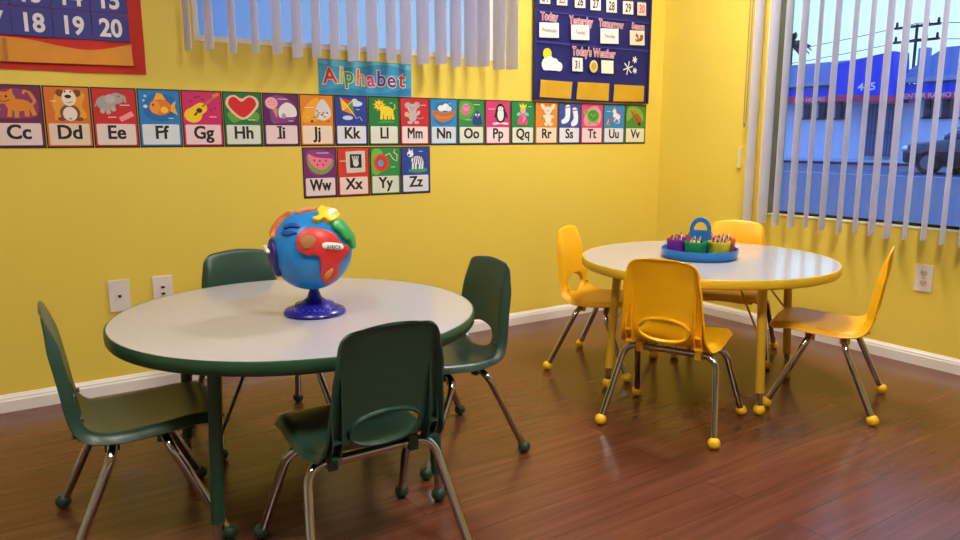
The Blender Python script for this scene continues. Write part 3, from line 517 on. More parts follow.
def S(s, v, dn=0):
    p,n = prof_at(s); w = width(s); a=abs(v)
    q_=min(1,max(0,(s-s_of(7))/.06)); dish = (.009+.001*q_)*min(a,.93)**2/.93**2
    edge = 0 if a<.86 else -(.021 if s<s_of(7) else .021+.005*min(1,(s-s_of(7))/.05))*((a-.86)/.14)**1.6
    tt=min(1,max(0,(s-LEN+.22)/.2)); arch = -.008*v*v*tt*tt*(3-2*tt) - .006*v*v*max(0,1-s/.08)
    m_=min(1,s/.13,(LEN-s)/.10); m_=m_*m_*(3-2*m_)
    me_=min(1,s/.04,(LEN-s)/.10); q = p + n*(dish*m_+edge*me_*me_*(3-2*me_)+dn); q.y = w*v; q.z += arch
    return q
def shell_bm():
    bm = bmesh.new(); U0=[]; hs = s_of(10)-.006; hh=.040; hw=.60
    sa_, sb_ = hs-hh-.012, hs+hh+.012; NV=28
    vs = [-1+2*i/NV for i in range(NV+1)]; vs=[-1,-.985,-.96,-.93,-.895,-.86]+[-.86+1.72*i/20 for i in range(1,20)]+[.86,.895,.93,.96,.985,1]; NV=len(vs)-1
    iv0, iv1 = 8, NV-8
    rowsA=[sa_*i/26 for i in range(27)]; rowsP=[sa_+(sb_-sa_)*i/10 for i in range(1,10)]; n3=26
    rowsB=[sb_+(LEN-sb_)*(1-(1-i/n3)**1.35) for i in range(n3+1)]
    rowsA=[r if i>6 else sa_*(i/26)**1.0 for i,r in enumerate(rowsA)]
    rows=[0,.003,.007,.012,.018,.026,.036]+[r for r in rowsA if r>.042]+rowsP+rowsB
    nA = 7+len([r for r in rowsA if r>.042])-1; nB = nA+10
    G_=[[bm.verts.new(S(s,v)) for v in vs] for s in rows]
    for j in range(len(rows)-1):
        for i in range(NV):
            if nA<=j<nB and iv0<=i<iv1: continue
            bm.faces.new([G_[j][i],G_[j][i+1],G_[j+1][i+1],G_[j+1][i]])
    loop=[(nA,i) for i in range(iv0,iv1)]+[(j,iv1) for j in range(nA,nB)]+[(nB,i) for i in range(iv1,iv0,-1)]+[(j,iv0) for j in range(nB,nA,-1)]
    prev=[G_[j][i] for j,i in loop]; K=5
    for k in range(1,K+2):
        ring=[]
        for j,i in loop:
            s0,v0=rows[j],vs[i]; ang=math.atan2((s0-hs)/(sb_-hs), v0/vs[iv1]); es,ev=hs+hh*math.sin(ang), hw*math.cos(ang)
            t=min(1,k/K); dn = 0 if k<=K-1 else (-.004 if k==K else -.014)
            if k==K+1: es,ev=hs+hh*.95*math.sin(ang), hw*.97*math.cos(ang)
            ring.append(bm.verts.new(S(s0+(es-s0)*t, v0+(ev-v0)*t, dn)))
        n=len(ring)
        for a in range(n): bm.faces.new([prev[a],prev[(a+1)%n],ring[(a+1)%n],ring[a]])
        prev=ring
    for j in range(nA+1,nB):
        for i in range(iv0+1,iv1): bm.verts.remove(G_[j][i])
    bmesh.ops.recalc_face_normals(bm, faces=bm.faces[:])
    bm.faces.ensure_lookup_table()
    bmesh.ops.solidify(bm, geom=bm.faces[:], thickness=.0055)
    return bm
def make_chair(M_pl, M_foot, label, group):
    t = thing('school_chair', label, 'chair', (0,0,0), 0, group)
    sh = build('seat_shell', shell_bm(), M_pl, t, smooth=True, ang=50)
    # moulded ribs and pockets behind the backrest
    for sg in (-1,1):
        bm = bmesh.new()
        for y0,y1,zt in ((.106,.110,.50),(.128,.132,.42)):
            zs=[.303+(zt-.303)*k/8 for k in range(9)]; A=[];Bv=[]
            for k,z in enumerate(zs):
                s=LEN*.5
                lo,hi=s_of(8),LEN
                for _ in range(24):
                    s=(lo+hi)/2
                    if prof_s(s).z<z: lo=s
                    else: hi=s
                xb=prof_s(s).x+.004; xo=xb-.004-.026*(1-k/8)**.9
                A.append((xb,z)); Bv.append((xo,z))
            ptsl=A+Bv[::-1]
            v0=[bm.verts.new((p[0],sg*y0,p[1])) for p in ptsl]; v1=[bm.verts.new((p[0],sg*y1,p[1])) for p in ptsl]; n=len(ptsl)
            bm.faces.new(v0); bm.faces.new(v1[::-1])
            for k in range(n): bm.faces.new([v0[k],v0[(k+1)%n],v1[(k+1)%n],v1[k]])
        for z,d in ((.310,.010),(.350,.016)):
            ya,yb=sorted((sg*.108,sg*.130)); box(bm,-.130-d*.9,-.112,ya,yb,z,z+.005)
        build('back_rib', bm, M_pl, t)
    # under-seat sockets that grip the tubes
    for x in (-.058,.06):
        for sg in (-1,1): bm = bmesh.new(); ya,yb=sorted((sg*.092,sg*.116)); box(bm,x-.017,x+.017,ya,yb,.258,.298,bevel=.003); build('tube_clip', bm, M_pl, t)
    for (xt,xf,wf) in ((.06,.183,.199),(-.058,-.176,.199)):
        for sg in (1,-1):
            path = fillet([(xt,0,.275),(xt,sg*.160,.275),(xf,sg*wf,.018)], .055, 9)
            bm = bmesh.new(); tube(bm, path, .0115, 14); l = build('leg', bm, M_chrome, t, smooth=True)
            bm = bmesh.new(); lathe(bm, [(r,z+.0195) for r,z in ball(.0205,n=12,sq=.95)], 18, (xf,sg*wf,0))
            build('foot_cap', bm, M_foot, l, smooth=True)
    return t
M_gp = mat('green_plastic','28483d',.33,var=.08,bump=.15,nscale=20); M_yp = mat('yellow_plastic','fabb12',.33,var=.05,bump=.15,nscale=20)
M_gf = mat('green_foot','17402f',.45); M_yf = mat('yellow_foot','f6c414',.4)
chairs_g = [((-3.144,-1.158,-.058),'dark green plastic school chair at the left edge, facing right to the green table'),
 ((-2.672,-.69,math.radians(-88)),'dark green plastic school chair behind the green table, its back to the letter wall'),
 ((-2.208,-1.159,3.131),'dark green plastic school chair at the right side of the green table, facing left'),
 ((-2.704,-1.594,1.57),'dark green plastic school chair in front of the green table, seen from behind')]
chairs_y = [((-1.426,-1.434,.416),'yellow plastic school chair in front of the yellow table, seen from behind'),
 ((-1.169,-.786,-1.082),'yellow plastic school chair at the left side of the yellow table by the letter wall'),
 ((-.567,-.99,math.radians(-150)),'yellow plastic school chair behind the yellow table and crayon caddy'),
 ((-.771,-1.624,1.995),'yellow plastic school chair at the right side of the yellow table, seen side-on')]
def place_set(specs, mp, mf, group):
    first=None
    for (x,y,th),lab in specs:
        if first is None: c=first=make_chair(mp,mf,lab,group)
        else: c=copy_tree(first)
        c.location=(x,y,0); c.rotation_euler=(0,0,th); c['label']=lab; c['group']=group
place_set(chairs_g, M_gp, M_gf, 'green school chairs'); place_set(chairs_y, M_yp, M_yf, 'yellow school chairs')

# ------------------------------------------------------------------ tables
M_lam = mat('grey_laminate','b4b2b9',.13,var=.03,nscale=40)
M_under = mat('table_underside','8a6a48',.7)
def table(label, c, R, az, M_edge, M_sleeve, M_foot):
    t = thing('round_table', label, 'table', (c[0],c[1],0))
    bm = bmesh.new(); lathe(bm,[(0,.5195),(R-.006,.5195),(R-.006,.517),(0,.517)],128); build('tabletop', bm, M_lam, t, smooth=True, ang=30)
    bm = bmesh.new(); lathe(bm,[(R-.0065,.5192),(R-.003,.5198),(R,.516),(R+.001,.503),(R,.490),(R-.004,.485),(R-.012,.484),(R-.012,.5165),(R-.0065,.5165)],128); build('edge_band', bm, M_edge, t, smooth=True, ang=60)
    bm = bmesh.new(); lathe(bm,[(0,.517),(R-.0118,.517),(R-.0118,.486),(0,.486)],96); build('board', bm, M_under, t)
    for k in range(4):
        a=az+k*PI/2; ca,sa2=math.cos(a),math.sin(a); top=Vector((.388*ca,.388*sa2,.489)); ft=Vector((.417*ca,.417*sa2,.02)); d=ft-top
        P=lambda z: top+d*((.489-z)/(.489-.02))
        bm = bmesh.new(); tube(bm,[P(.489),P(.085)],.0165,20); l=build('leg', bm, M_sleeve, t, smooth=True, ang=60)
        bm = bmesh.new(); tube(bm,[P(.10),P(.03)],.0115,16); build('chrome_insert', bm, M_chrome, l, smooth=True, ang=60)
        bm = bmesh.new(); lathe(bm,[(r,z+.0205) for r,z in ball(.0215,n=12,sq=.95)],18,(ft.x,ft.y,0)); build('foot_cap', bm, M_foot, l, smooth=True)
        bm = bmesh.new(); box(bm,-.045,.045,-.045,.045,.483,.4888,bevel=.001)
        bmesh.ops.rotate(bm, verts=bm.verts[:], cent=(0,0,0), matrix=Matrix.Rotation(a,3,'Z')); bmesh.ops.translate(bm, verts=bm.verts[:], vec=(.388*ca,.388*sa2,0)); build('mounting_plate', bm, M_sleeve, l)
        q=P(.27); bt=Vector((.21*ca,.21*sa2,.487))
        bm = bmesh.new(); tube(bm,[q,q.lerp(bt,.5),bt],.0042,8); build('brace', bm, M_sleeve, t, smooth=True)
    return t
M_ge = mat('green_edge','20492f',.35); M_gs = mat('green_sleeve','1c4230',.35); M_ye = mat('yellow_edge','e4c02a',.35); M_ys = mat('yellow_sleeve','cfa62a',.38)
T1=(-2.693,-1.165); T2=(-.981,-1.187)
table('round grey topped table with dark green edge and legs carrying the globe', T1, .499, math.atan2(-.308,.253), M_ge, M_gs, M_gf)
table('round grey topped table with yellow edge and legs carrying the crayon caddy', T2, .502, math.atan2(-.381,-.138), M_ye, M_ys, M_yf)

# ------------------------------------------------------------------ globe
GB = unproj(315,313,2,.52); RG=.1115
gl = thing('toy_globe','inflated looking blue toy globe with raised continents on a dark blue stand','globe',(GB.x,GB.y,.5196))
M_gb = mat('globe_blue','1f86d6',.28,var=.08,nscale=6); M_st = mat('stand_blue','1c1a8c',.25,var=.1)
bm = bmesh.new(); lathe(bm,[(0,0),(.092,0),(.098,.006),(.094,.013),(.078,.019),(.066,.022),(.06,.030),(.040,.034),(.033,.040),(.022,.047),(.017,.062),(.0125,.070),(.0125,.080),(0,.080)],48,sx=.87,sy=.87); st=build('stand', bm, M_st, gl, smooth=True, ang=60)
bm = bmesh.new()
for i in range(34):
    a=-2.2+random.uniform(-1.0,1.3); r=random.uniform(.067,.088); z=.0225-(r-.066)*.42
    lathe(bm,[(0,.0022),(.0014,.0012),(.0016,-.0015)],8,(.87*r*math.cos(a),.87*r*math.sin(a),z))
build('speckle', bm, flat('8f9be6'), st)
GC = Vector((-.004,-.002,.182))
# the ball is shaped in view of the camera side: local frame with w = towards camera
wv = (CAM-(Vector((GB.x,GB.y,.5196))+GC)).normalized(); uv = Vector((0,0,1)).cross(wv).normalized(); vv = wv.cross(uv)
bm = bmesh.new(); bmesh.ops.create_uvsphere(bm, u_segments=64, v_segments=40, radius=RG); bmesh.ops.translate(bm, verts=bm.verts[:], vec=GC); build('ball', bm, M_gb, gl, smooth=True)
def sph(x, y, k=1.0):                  # unit-disc position -> point on the ball
    r2=x*x+y*y
    if r2>1: ang=1+ (math.sqrt(r2)-1); s=math.sqrt(r2); x,y=x/s,y/s; d=uv*x+vv*y; z=-(math.sin((s-1)*1.3)); d=(d*math.cos((s-1)*1.3)+wv*z)
    else: d=uv*x+vv*y+wv*math.sqrt(1-r2)
    return GC+d*RG*k
def patch(name, pts, m, h=.010, parent=gl, n=5, grid=26):
    P=[(v.x,v.y) for v in spline([(a,b,0) for a,b in pts],n,True)]
    bm=bmesh.new(); f=bm.faces.new([bm.verts.new((a,b,0)) for a,b in P])
    bmesh.ops.triangulate(bm, faces=[f])
    for _ in range(3):
        es=[e for e in bm.edges if e.calc_length()>.16 and not e.is_boundary]
        if es: bmesh.ops.subdivide_edges(bm, edges=es, cuts=1); bmesh.ops.triangulate(bm, faces=bm.faces[:])
    r=bmesh.ops.extrude_face_region(bm, geom=bm.faces[:]); up=[g for g in r['geom'] if isinstance(g,bmesh.types.BMVert)]
    ups=set(up)
    for v in bm.verts: v.co=sph(v.co.x,v.co.y, 1+h/RG if v in ups else .985)
    bmesh.ops.recalc_face_normals(bm, faces=bm.faces[:])
    es=[e for e in bm.edges if len(e.link_faces)==2 and e.calc_face_angle(0)>.9 and all(v in ups for v in e.verts)]
    bmesh.ops.bevel(bm, geom=es, offset=h*(.12 if name=='europe_piece' else .35), segments=2, affect='EDGES', profile=.5)
    return build(name, bm, m, parent, smooth=True, ang=70)
# photo outline of the ball: centre (312,248), radius 43
def gp(L_): return [((x-312)/43.5,-(y-248)/42.5) for x,y in L_]
zc=(lambda x,y:(240+x/3.6,190+y/3.6))
G3=lambda L_: gp([zc(*q) for q in L_])
af = patch('africa_piece', G3([(228,150),(255,136),(290,142),(322,150),(345,165),(362,190),(392,210),(375,240),(352,270),(350,300),(325,325),(298,330),(288,300),(290,262),(280,232),(240,228),(212,205),(212,170)]), mat('africa_red','cf2f2b',.4))
patch('africa_colour_patch', G3([(228,170),(258,165),(275,180),(262,205),(238,208),(222,190)]), mat('africa_sand','a8763a',.5), .0135, af)  # small raised sand and orange patches on the red piece
patch('africa_colour_patch', G3([(300,295),(325,275),(328,288),(305,312)]), mat('africa_orange','d98a2a',.5), .0135, af)
lb = patch('name_label', G3([(298,190),(330,190),(362,196),(364,214),(330,214),(298,208)]), flat('ece6dd'), .0145, af, n=2)
bm = bmesh.new()
c0 = gp([zc(331,206)])[0]; n0=(sph(*c0)-GC).normalized(); xa=(uv-n0*uv.dot(n0)).normalized(); ya=n0.cross(xa); pp=GC+n0*(RG+.0152)
text_bm(bm,'AFRICA',.0155,Matrix(((xa.x,ya.x,n0.x,pp.x),(xa.y,ya.y,n0.y,pp.y),(xa.z,ya.z,n0.z,pp.z),(0,0,0,1))) @ Matrix.Translation((0,-.0055,0)),off=.01,sx=.8); build('label_lettering', bm, flat('3a2a22'), lb)
patch('europe_piece', G3([(268,108),(290,98),(285,82),(300,66),(318,72),(330,62),(352,72),(362,92),(345,112),(325,120),(305,108),(285,118)]), mat('europe_yellow','efc81e',.4), .015)
patch('name_label', G3([(318,82),(352,74),(356,84),(322,104)]), flat('efe9dd'), .0185, gl, n=2)
patch('asia_piece', G3([(332,122),(352,110),(372,118),(390,140),(408,165),(413,205),(400,212),(392,186),(375,180),(358,158),(338,140)]), mat('asia_green','1f9a4c',.4), .014)
patch('arctic_piece', G3([(210,72),(245,62),(285,64),(270,72),(238,76),(214,82)]), mat('arctic_orange','d98a5a',.45), .008)
patch('america_piece', G3([(196,78),(170,92),(150,112),(132,140),(126,165),(118,150),(118,130),(140,100),(168,80)]), mat('america_orange','e0762a',.4), .010)
patch('south_america_piece', G3([(124,170),(134,195),(138,235),(136,270),(146,300),(126,275),(114,235),(114,195)]), mat('america_navy','26246e',.4), .012)
patch('island_piece', G3([(165,125),(195,116),(220,122),(218,134),(190,130),(170,136)]), mat('island_blue','1f4fa8',.4), .006)
patch('island_piece', G3([(155,148),(180,142),(212,150),(195,156),(172,160)]), mat('island_blue','1f4fa8',.4), .006)
patch('name_label', G3([(98,190),(108,192),(124,212),(118,220),(100,204)]), flat('efe9dd'), .018, gl, n=2)

# ------------------------------------------------------------------ crayon caddy
TC = Vector((-.997,-1.165,.5196)); RT=.149
M_cb = mat('caddy_blue','1d7ccf',.3)
ct = thing('caddy','round blue caddy tray with an arched handle on the yellow table','caddy',TC)
bm = bmesh.new(); lathe(bm,[(0,0),(RT-.008,0),(RT-.002,.004),(RT+.004,.036),(RT+.004,.039),(RT-.001,.039),(RT-.006,.007),(0,.005)],64); build('tray', bm, M_cb, ct, smooth=True, ang=50)
# handle: post and ring, facing the camera side
hd = (CAM-TC); hd.z=0; hd.normalize(); hx = Vector((0,0,1)).cross(hd)
bm = bmesh.new(); out=[];inn=[]
def ring_shape(w,h,zb,n=24): return [(w*math.cos(PI*k/n), zb+h*math.sin(PI*k/n)) for k in range(n+1)]
outer=[(.042,.012)]+ring_shape(.042,.052,.112)+[(-.042,.012)]
inner=[(x,z) for x,z in ring_shape(.026,.034,.112)]
hc=Vector((0,0,0))
def hv(x,z,d): return hx*x+hd*d+Vector((0,0,z))
DD=.017
for d,rev in ((DD,False),(-DD,True)):
    o_=[bm.verts.new(hv(x,z,d)) for x,z in outer]; i_=[bm.verts.new(hv(x,z,d)) for x,z in inner]
    if not rev: of,inf=o_,i_
    else: ob,ib=o_,i_
    # front/back faces: arch strip and base panel
    for k in range(len(inner)-1): bm.faces.new([o_[k+1],o_[k+2],i_[k+1],i_[k]])
    bm.faces.new([o_[0],o_[1],i_[0],i_[-1],o_[-2],o_[-1]])
for L1,L2,cl in ((of,ob,True),(inf,ib,True)):
    n=len(L1)
    for k in range(n): bm.faces.new([L1[k],L1[(k+1)%n],L2[(k+1)%n],L2[k]])
build('handle', bm, M_cb, ct, smooth=True, ang=40)
cups=[('purple','8a2aa0',-.088,.030),('green','239a52',-.015,.092),('yellow','e0d21c',.074,.062),('orange','ea6a22',.096,-.030),('red','c9306a',-.055,-.080),('pink','e06aa0',.035,-.092)]
M_cup={}
crs=['c22f2b','2a3f9e','e8e2dc','1f1f22','3f9a4a','e9792a','7a3a96','e7c32c','d8d2cc','7b4a2a','e8e2dc','cf5a8a']
cray=None
for nm,hexc,a,b in cups:
    cpos = TC+hx*a+hd*b+Vector((0,0,.0052))
    where = {'purple':'at the left of the blue caddy','green':'at the front left of the blue caddy','yellow':'at the front right of the blue caddy','orange':'at the right rear of the blue caddy','red':'behind the purple cup in the blue caddy','pink':'behind the handle in the blue caddy'}[nm]
    bm=bmesh.new(); lathe(bm,[(0,0),(.037,0),(.039,.003),(.0425,.064),(.0438,.065),(.0438,.071),(.0415,.071),(.0405,.066),(.037,.005),(0,.0045)],36)
    tag(build('cup', bm, mat('cup_'+nm,hexc,.4), smooth=True, ang=50, loc=cpos), f'{nm} plastic cup of crayons {where}', 'cup', 'cups in the crayon caddy')
    for k in range(13 if nm in('purple','green','yellow','orange') else 5):
        cn=crs[(k*5+len(nm)*3)%12]
        if cray is None:
            cray=thing('crayon','','crayon')
            bm=bmesh.new(); lathe(bm,[(0,0),(.0042,0),(.0042,.066),(.0036,.067)],10); w_=build('wrapper', bm, flat(cn), cray, smooth=True)
            bm=bmesh.new(); lathe(bm,[(.0036,.067),(.0036,.069),(.0014,.078),(0,.078)],10); build('tip', bm, flat(cn), w_, smooth=True)
            cr=cray
        else: cr=copy_tree(cray)
        a2=2*PI*k/13*3.0+.4; rr=.029-.0022*(k*5%9)
        cr.location=cpos+Vector((rr*math.cos(a2),rr*math.sin(a2),.0052+.004*(k%3))); cr.rotation_euler=(math.radians(-5)*math.sin(a2+k),math.radians(5)*math.cos(a2+k),0)
        for wch in cr.children:
            wch.material_slots[0].link='OBJECT'; wch.material_slots[0].material=flat(cn)
            for tch in wch.children: tch.material_slots[0].link='OBJECT'; tch.material_slots[0].material=flat(crs[(crs.index(cn)+ (4 if k%2 else 0))%12])
        tag(cr, f'short wax crayon standing in the {nm} cup {where}', 'crayon', f'crayons in the {nm} cup')

# ------------------------------------------------------------------ ceiling lights (out of the frame)
def clight(x,y,lx,ly,st,lab):
    t=thing('ceiling_light',lab,'ceiling light',(x,y,ZC),0,'ceiling panel lights')
    bm=bmesh.new(); 
    for (a0,a1,b0,b1) in ((-lx,lx,-ly,-ly+.03),(-lx,lx,ly-.03,ly),(-lx,-lx+.03,-ly+.03,ly-.03),(lx-.03,lx,-ly+.03,ly-.03)): box(bm,a0,a1,b0,b1,-.03,-.0005)
    build('frame', bm, M_white, t)
    bm=bmesh.new(); box(bm,-lx+.03,lx-.03,-ly+.03,ly-.03,-.02,-.012)
    build('diffuser', bm, mat('diffuser_%d'%int(st*10),'ffffff',.5,emit=(LCOL,st)), t)
LCOL='fff4e6'
clight(-.85,-1.1,.24,.24,84,'square ceiling panel light over the yellow table')
clight(-2.3,-2.9,.27,.27,66,'square ceiling panel light on the camera side of the tables')
clight(-3.7,-2.1,.27,.27,38,'added square ceiling panel light brightening the left of the room')  # added fill light, no known fitting here; lifts left wall and blind slats

# ------------------------------------------------------------------ street outside
M_road=mat('asphalt','565a6a',.7,var=.15,nscale=1.5); M_walk=mat('pale_concrete','b0b8c4',.8,var=.08,nscale=.8); M_curb=mat('curb_dark','2c2f3a',.8)
bm=bmesh.new(); box(bm,.14,24.6,-70,90,-.16,-.02); struct(build('road', bm, M_road))
bm=bmesh.new(); box(bm,24.6,24.9,-70,90,-.16,.06); box(bm,24.9,60,-70,90,-.16,.10,mi=1); struct(build('sidewalk', bm, [M_curb,M_walk]))
bm=bmesh.new(); box(bm,-60,.14,.14,60,-.16,-.02); struct(build('side_yard', bm, M_road))
bm=bmesh.new(); box(bm,17.1,17.22,-70,90,-.02,-.014); struct(build('lane_line', bm, mat('lane_white','b9c2d2',.6)))
XB=27.5
def bp_(px,py): p=unproj(px,py,0,XB); return p.y,p.z
bd=thing('shop_building','low shop building with blue awnings and a red stripe across the street','building',(XB,13,.1))
def bo(y,z): return y-13, z-.1
M_bw=mat('shop_wall_pale','d3dde8',.8,var=.06,nscale=.5); M_roof=mat('roof_slate','5a6a92',.8,var=.15,nscale=3); M_awn=mat('awning_blue','2c46dc',.5,var=.08); M_stripe=mat('awning_red','e0405c',.5); M_trimg=mat('gutter_grey','9aa6c0',.5)
bm=bmesh.new(); box(bm,.3,5.5,-22,12,0,2.5); build('wall', bm, M_bw, bd)
yl0=bp_(786,70)[0]-13; yr=-22
zr=bp_(800,70)[1]-.1; ze=bp_(815,84)[1]-.1
# main hip roof (left wing and right wing)
def slab_poly(name, pts_front, depth, m, parent, x0=0):
    bm=bmesh.new(); a=[bm.verts.new((x0,y,z)) for y,z in pts_front]; b=[bm.verts.new((x0+depth,y,z)) for y,z in pts_front]; n=len(a)
    bm.faces.new(a); bm.faces.new(b[::-1])
    for k in range(n): bm.faces.new([a[k],a[(k+1)%n],b[(k+1)%n],b[k]])
    return build(name,bm,m,parent)
yc0=bp_(845,90)[0]-13; yc1=bp_(906,90)[0]-13
# roof slopes back from the eave
def roof(name, ya, yb, z0, z1, dx):
    bm=bmesh.new(); v=[bm.verts.new(p) for p in ((-.5,ya,z0),(-.5,yb,z0),(dx,yb,z1),(dx,ya,z1),(-.5,ya,z0-.12),(-.5,yb,z0-.12),(dx,yb,z0-.12),(dx,ya,z0-.12))]
    for q in ((0,1,2,3),(4,7,6,5),(0,4,5,1),(1,5,6,2),(2,6,7,3),(3,7,4,0)): bm.faces.new([v[i] for i in q])
    return build(name,bm,M_roof,bd)
roof('roof', 14, yc0-.2, ze+.06, zr+.55, 3)
ze2=bp_(930,79)[1]-.1; zr2=bp_(935,52)[1]-.1
roof('roof', yc1+.2, -22, ze2+.06, zr2+.5, 3.2)
for ya,yb,z in ((14,yc0,ze),(yc1,-22,ze2)):
    bm=bmesh.new(); a_,b_=sorted((ya,yb)); box(bm,-.62,-.5,a_,b_,z-.12,z-.02); box(bm,-.58,-.5,a_,b_,z-.02,z+.06); build('gutter', bm, M_trimg, bd)
# centre awning gable with house number
sh_=[bo(*bp_(*q)) for q in ((843,66.5),(843,96),(906,97),(906,52.5))]
slab_poly('centre_awning', sh_, 1.2, M_awn, bd, -.95)
sh_=[bo(*bp_(*q)) for q in ((843,95.5),(843,101.5),(906,103),(906,96.5))]
slab_poly('red_stripe', sh_, 1.2, M_stripe, bd, -.98)
def sign(name, s, px, py, size, m, sx=1, dx=-1.02, off=.02):
    y,z=bo(*bp_(px,py)); bm=bmesh.new()
    text_bm(bm, s, size, Matrix(((0,0,-1,dx),(-1,0,0,y),(0,1,0,z),(0,0,0,1))), off=off, sx=sx); build(name,bm,m,bd)
M_sw=mat('sign_white','ffffff',.5); M_sp=mat('sign_pink','ffc8dc',.5)
sign('house_number','445',880,91,.42,M_sw,1.2)
# wing fascias with lettering
def band(name, pxs, pys, m, dep, x0):
    (xa,ya),(xb,yb)=pxs; 
    q=[bo(*bp_(xa,pys[0])),bo(*bp_(xa,pys[1])),bo(*bp_(xb,pys[3])),bo(*bp_(xb,pys[2]))]; slab_poly(name,q,dep,m,bd,x0)
band('blue_fascia',((780,0),(843,0)),(90,97,88.2,96.5),M_awn,.5,-.45); band('red_stripe',((780,0),(843,0)),(97,104,96.5,102.3),M_stripe,.5,-.47)
band('blue_fascia',((906,0),(985,0)),(85,94,81,91.5),M_awn,.5,-.45); band('red_stripe',((906,0),(985,0)),(94,99.5,91.5,98),M_stripe,.5,-.47)
sign('sign_lettering','S.24 HOURS',816,102,.24,M_sp,1.15,-.5); sign('sign_lettering','CENTER RADIO LA',936,98,.26,M_sp,1.05,-.5)
def win(pxa,pya,pxb,pyb,m,dx=.22):
    y0,z0=bo(*bp_(pxa,pyb)); y1,z1=bo(*bp_(pxb,pya)); a_,b_=sorted((y0,y1)); bm=bmesh.new(); box(bm,dx,dx+.1,a_,b_,z0,z1); o=build('shop_window',bm,m,bd)
    bm=bmesh.new(); box(bm,dx-.05,dx,a_-.05,b_+.05,z0-.07,z0); box(bm,dx-.04,dx,(a_+b_)/2-.03,(a_+b_)/2+.03,z0,z1); build('window_frame',bm,M_curb,o)
M_sg=mat('shop_glass_dark','2e3350',.2,var=.6,nscale=2.5)
for a in ((800,104,812,118),(815,103,829,118),(832,102,845,118),(920,99,934,117),(938,99,953,117),(958,98,975,117)): win(*a,M_sg)
y0,z0=bo(*bp_(861,154)); y1,z1=bo(*bp_(897,103)); a_,b_=sorted((y0,y1))
bm=bmesh.new(); box(bm,.15,.3,a_,b_,z0,z1); g=build('gate_panel',bm,mat('gate_backing','7d93b5',.6),bd)
bm=bmesh.new(); y=a_
while y<b_: box(bm,.05,.09,y,y+.035,z0,z1-.02); y+=.14
box(bm,.04,.1,a_,b_,z0-.08,z0); box(bm,.04,.1,a_,b_,z0+.85,z0+.9); build('gate_bars',bm,mat('gate_bar','4a5878',.5),g)

# wooden utility pole
Xp=36; pt=unproj(911,90,0,Xp); up_=thing('utility_pole','wooden utility pole with crossarms behind the shop roof','pole',(Xp,pt.y,.1))
M_pole=mat('pole_dark','23202a',.8)
ztop=unproj(911,25,0,Xp).z-.1
bm=bmesh.new(); tube(bm,[(0,0,0),(0,0,ztop)],.07,10); build('post',bm,M_pole,up_,smooth=True)
for zc_,w_ in ((ztop-.15,1.1),(ztop-.85,1.1)):
    bm=bmesh.new(); box(bm,-.06,.06,-w_,w_,zc_,zc_+.12); ca_=build('crossarm',bm,M_pole,up_)
    for k in (-1,-.5,.5,1):
        bm=bmesh.new(); lathe(bm,[(0,0),(.06,0),(.07,.1),(.05,.12),(.07,.16),(.04,.24),(0,.25)],10,(0,k*(w_-.1),zc_+.12)); build('insulator',bm,M_pole,ca_)
bm=bmesh.new(); lathe(bm,[(0,0),(.3,0),(.3,.9),(0,.95)],14,(0,-.5,ztop-2.1)); build('transformer',bm,mat('transformer_grey','7f95c0',.5),up_,smooth=True)
for z_ in (ztop+.05,ztop-.7):
    bm=bmesh.new(); pts=[(Xp,pt.y+y,.1+z_-.6*(1-((y%40)/20-1)**2)*0) for y in range(-40,61,20)]
    pts=[(Xp+.02,pt.y+y,.1+z_+ .9*((abs(y)%30-15)/15)**2-.9) for y in range(-60,61,3)]
    tube(bm,pts,.02,5); tag(build('power_cable',bm,M_pole,smooth=True),('upper' if z_>ztop else 'lower')+' thin power cable strung along the street behind the shop','cable','power cables')

# palm tree far left of the view
Xq=45; pq=unproj(791,44,0,Xq); pm=thing('palm_tree','dark palm tree rising behind the shop at the left of the street window','tree',(Xq,pq.y,.1))
M_frond=mat('palm_frond','1f2a3a',.7); hq=pq.z-.1
bm=bmesh.new(); tube(bm,[(0,0,0),(.1,.1,hq*.5),(0,0,hq)],.18,8,radii=[.28,.2,.15]); build('trunk',bm,M_pole,pm,smooth=True)
bm=bmesh.new()
for k in range(22):
    a=2*PI*k/22*1.0+random.uniform(-.1,.1); el=random.uniform(-.5,1.1); L_=1.5; p=Vector((0,0,hq)); d=Vector((math.cos(a)*math.cos(el),math.sin(a)*math.cos(el),math.sin(el)))
    pts=[]
    for i in range(7): pts.append(p.copy()); p=p+d*L_/6; d=(d+Vector((0,0,-.2))).normalized()
    for i in range(6):
        sd=Vector((-math.sin(a),math.cos(a),0)); w0=.02+.22*math.sin(PI*i/6)+.03; w1=.02+.22*math.sin(PI*(i+1)/6)
        for sg in (-1,1):
            vs_=[bm.verts.new(q) for q in (pts[i],pts[i+1],pts[i+1]+sd*sg*w1-Vector((0,0,.1)),pts[i]+sd*sg*w0-Vector((0,0,.1)))]
            bm.faces.new(vs_)
build('fronds',bm,M_frond,pm)

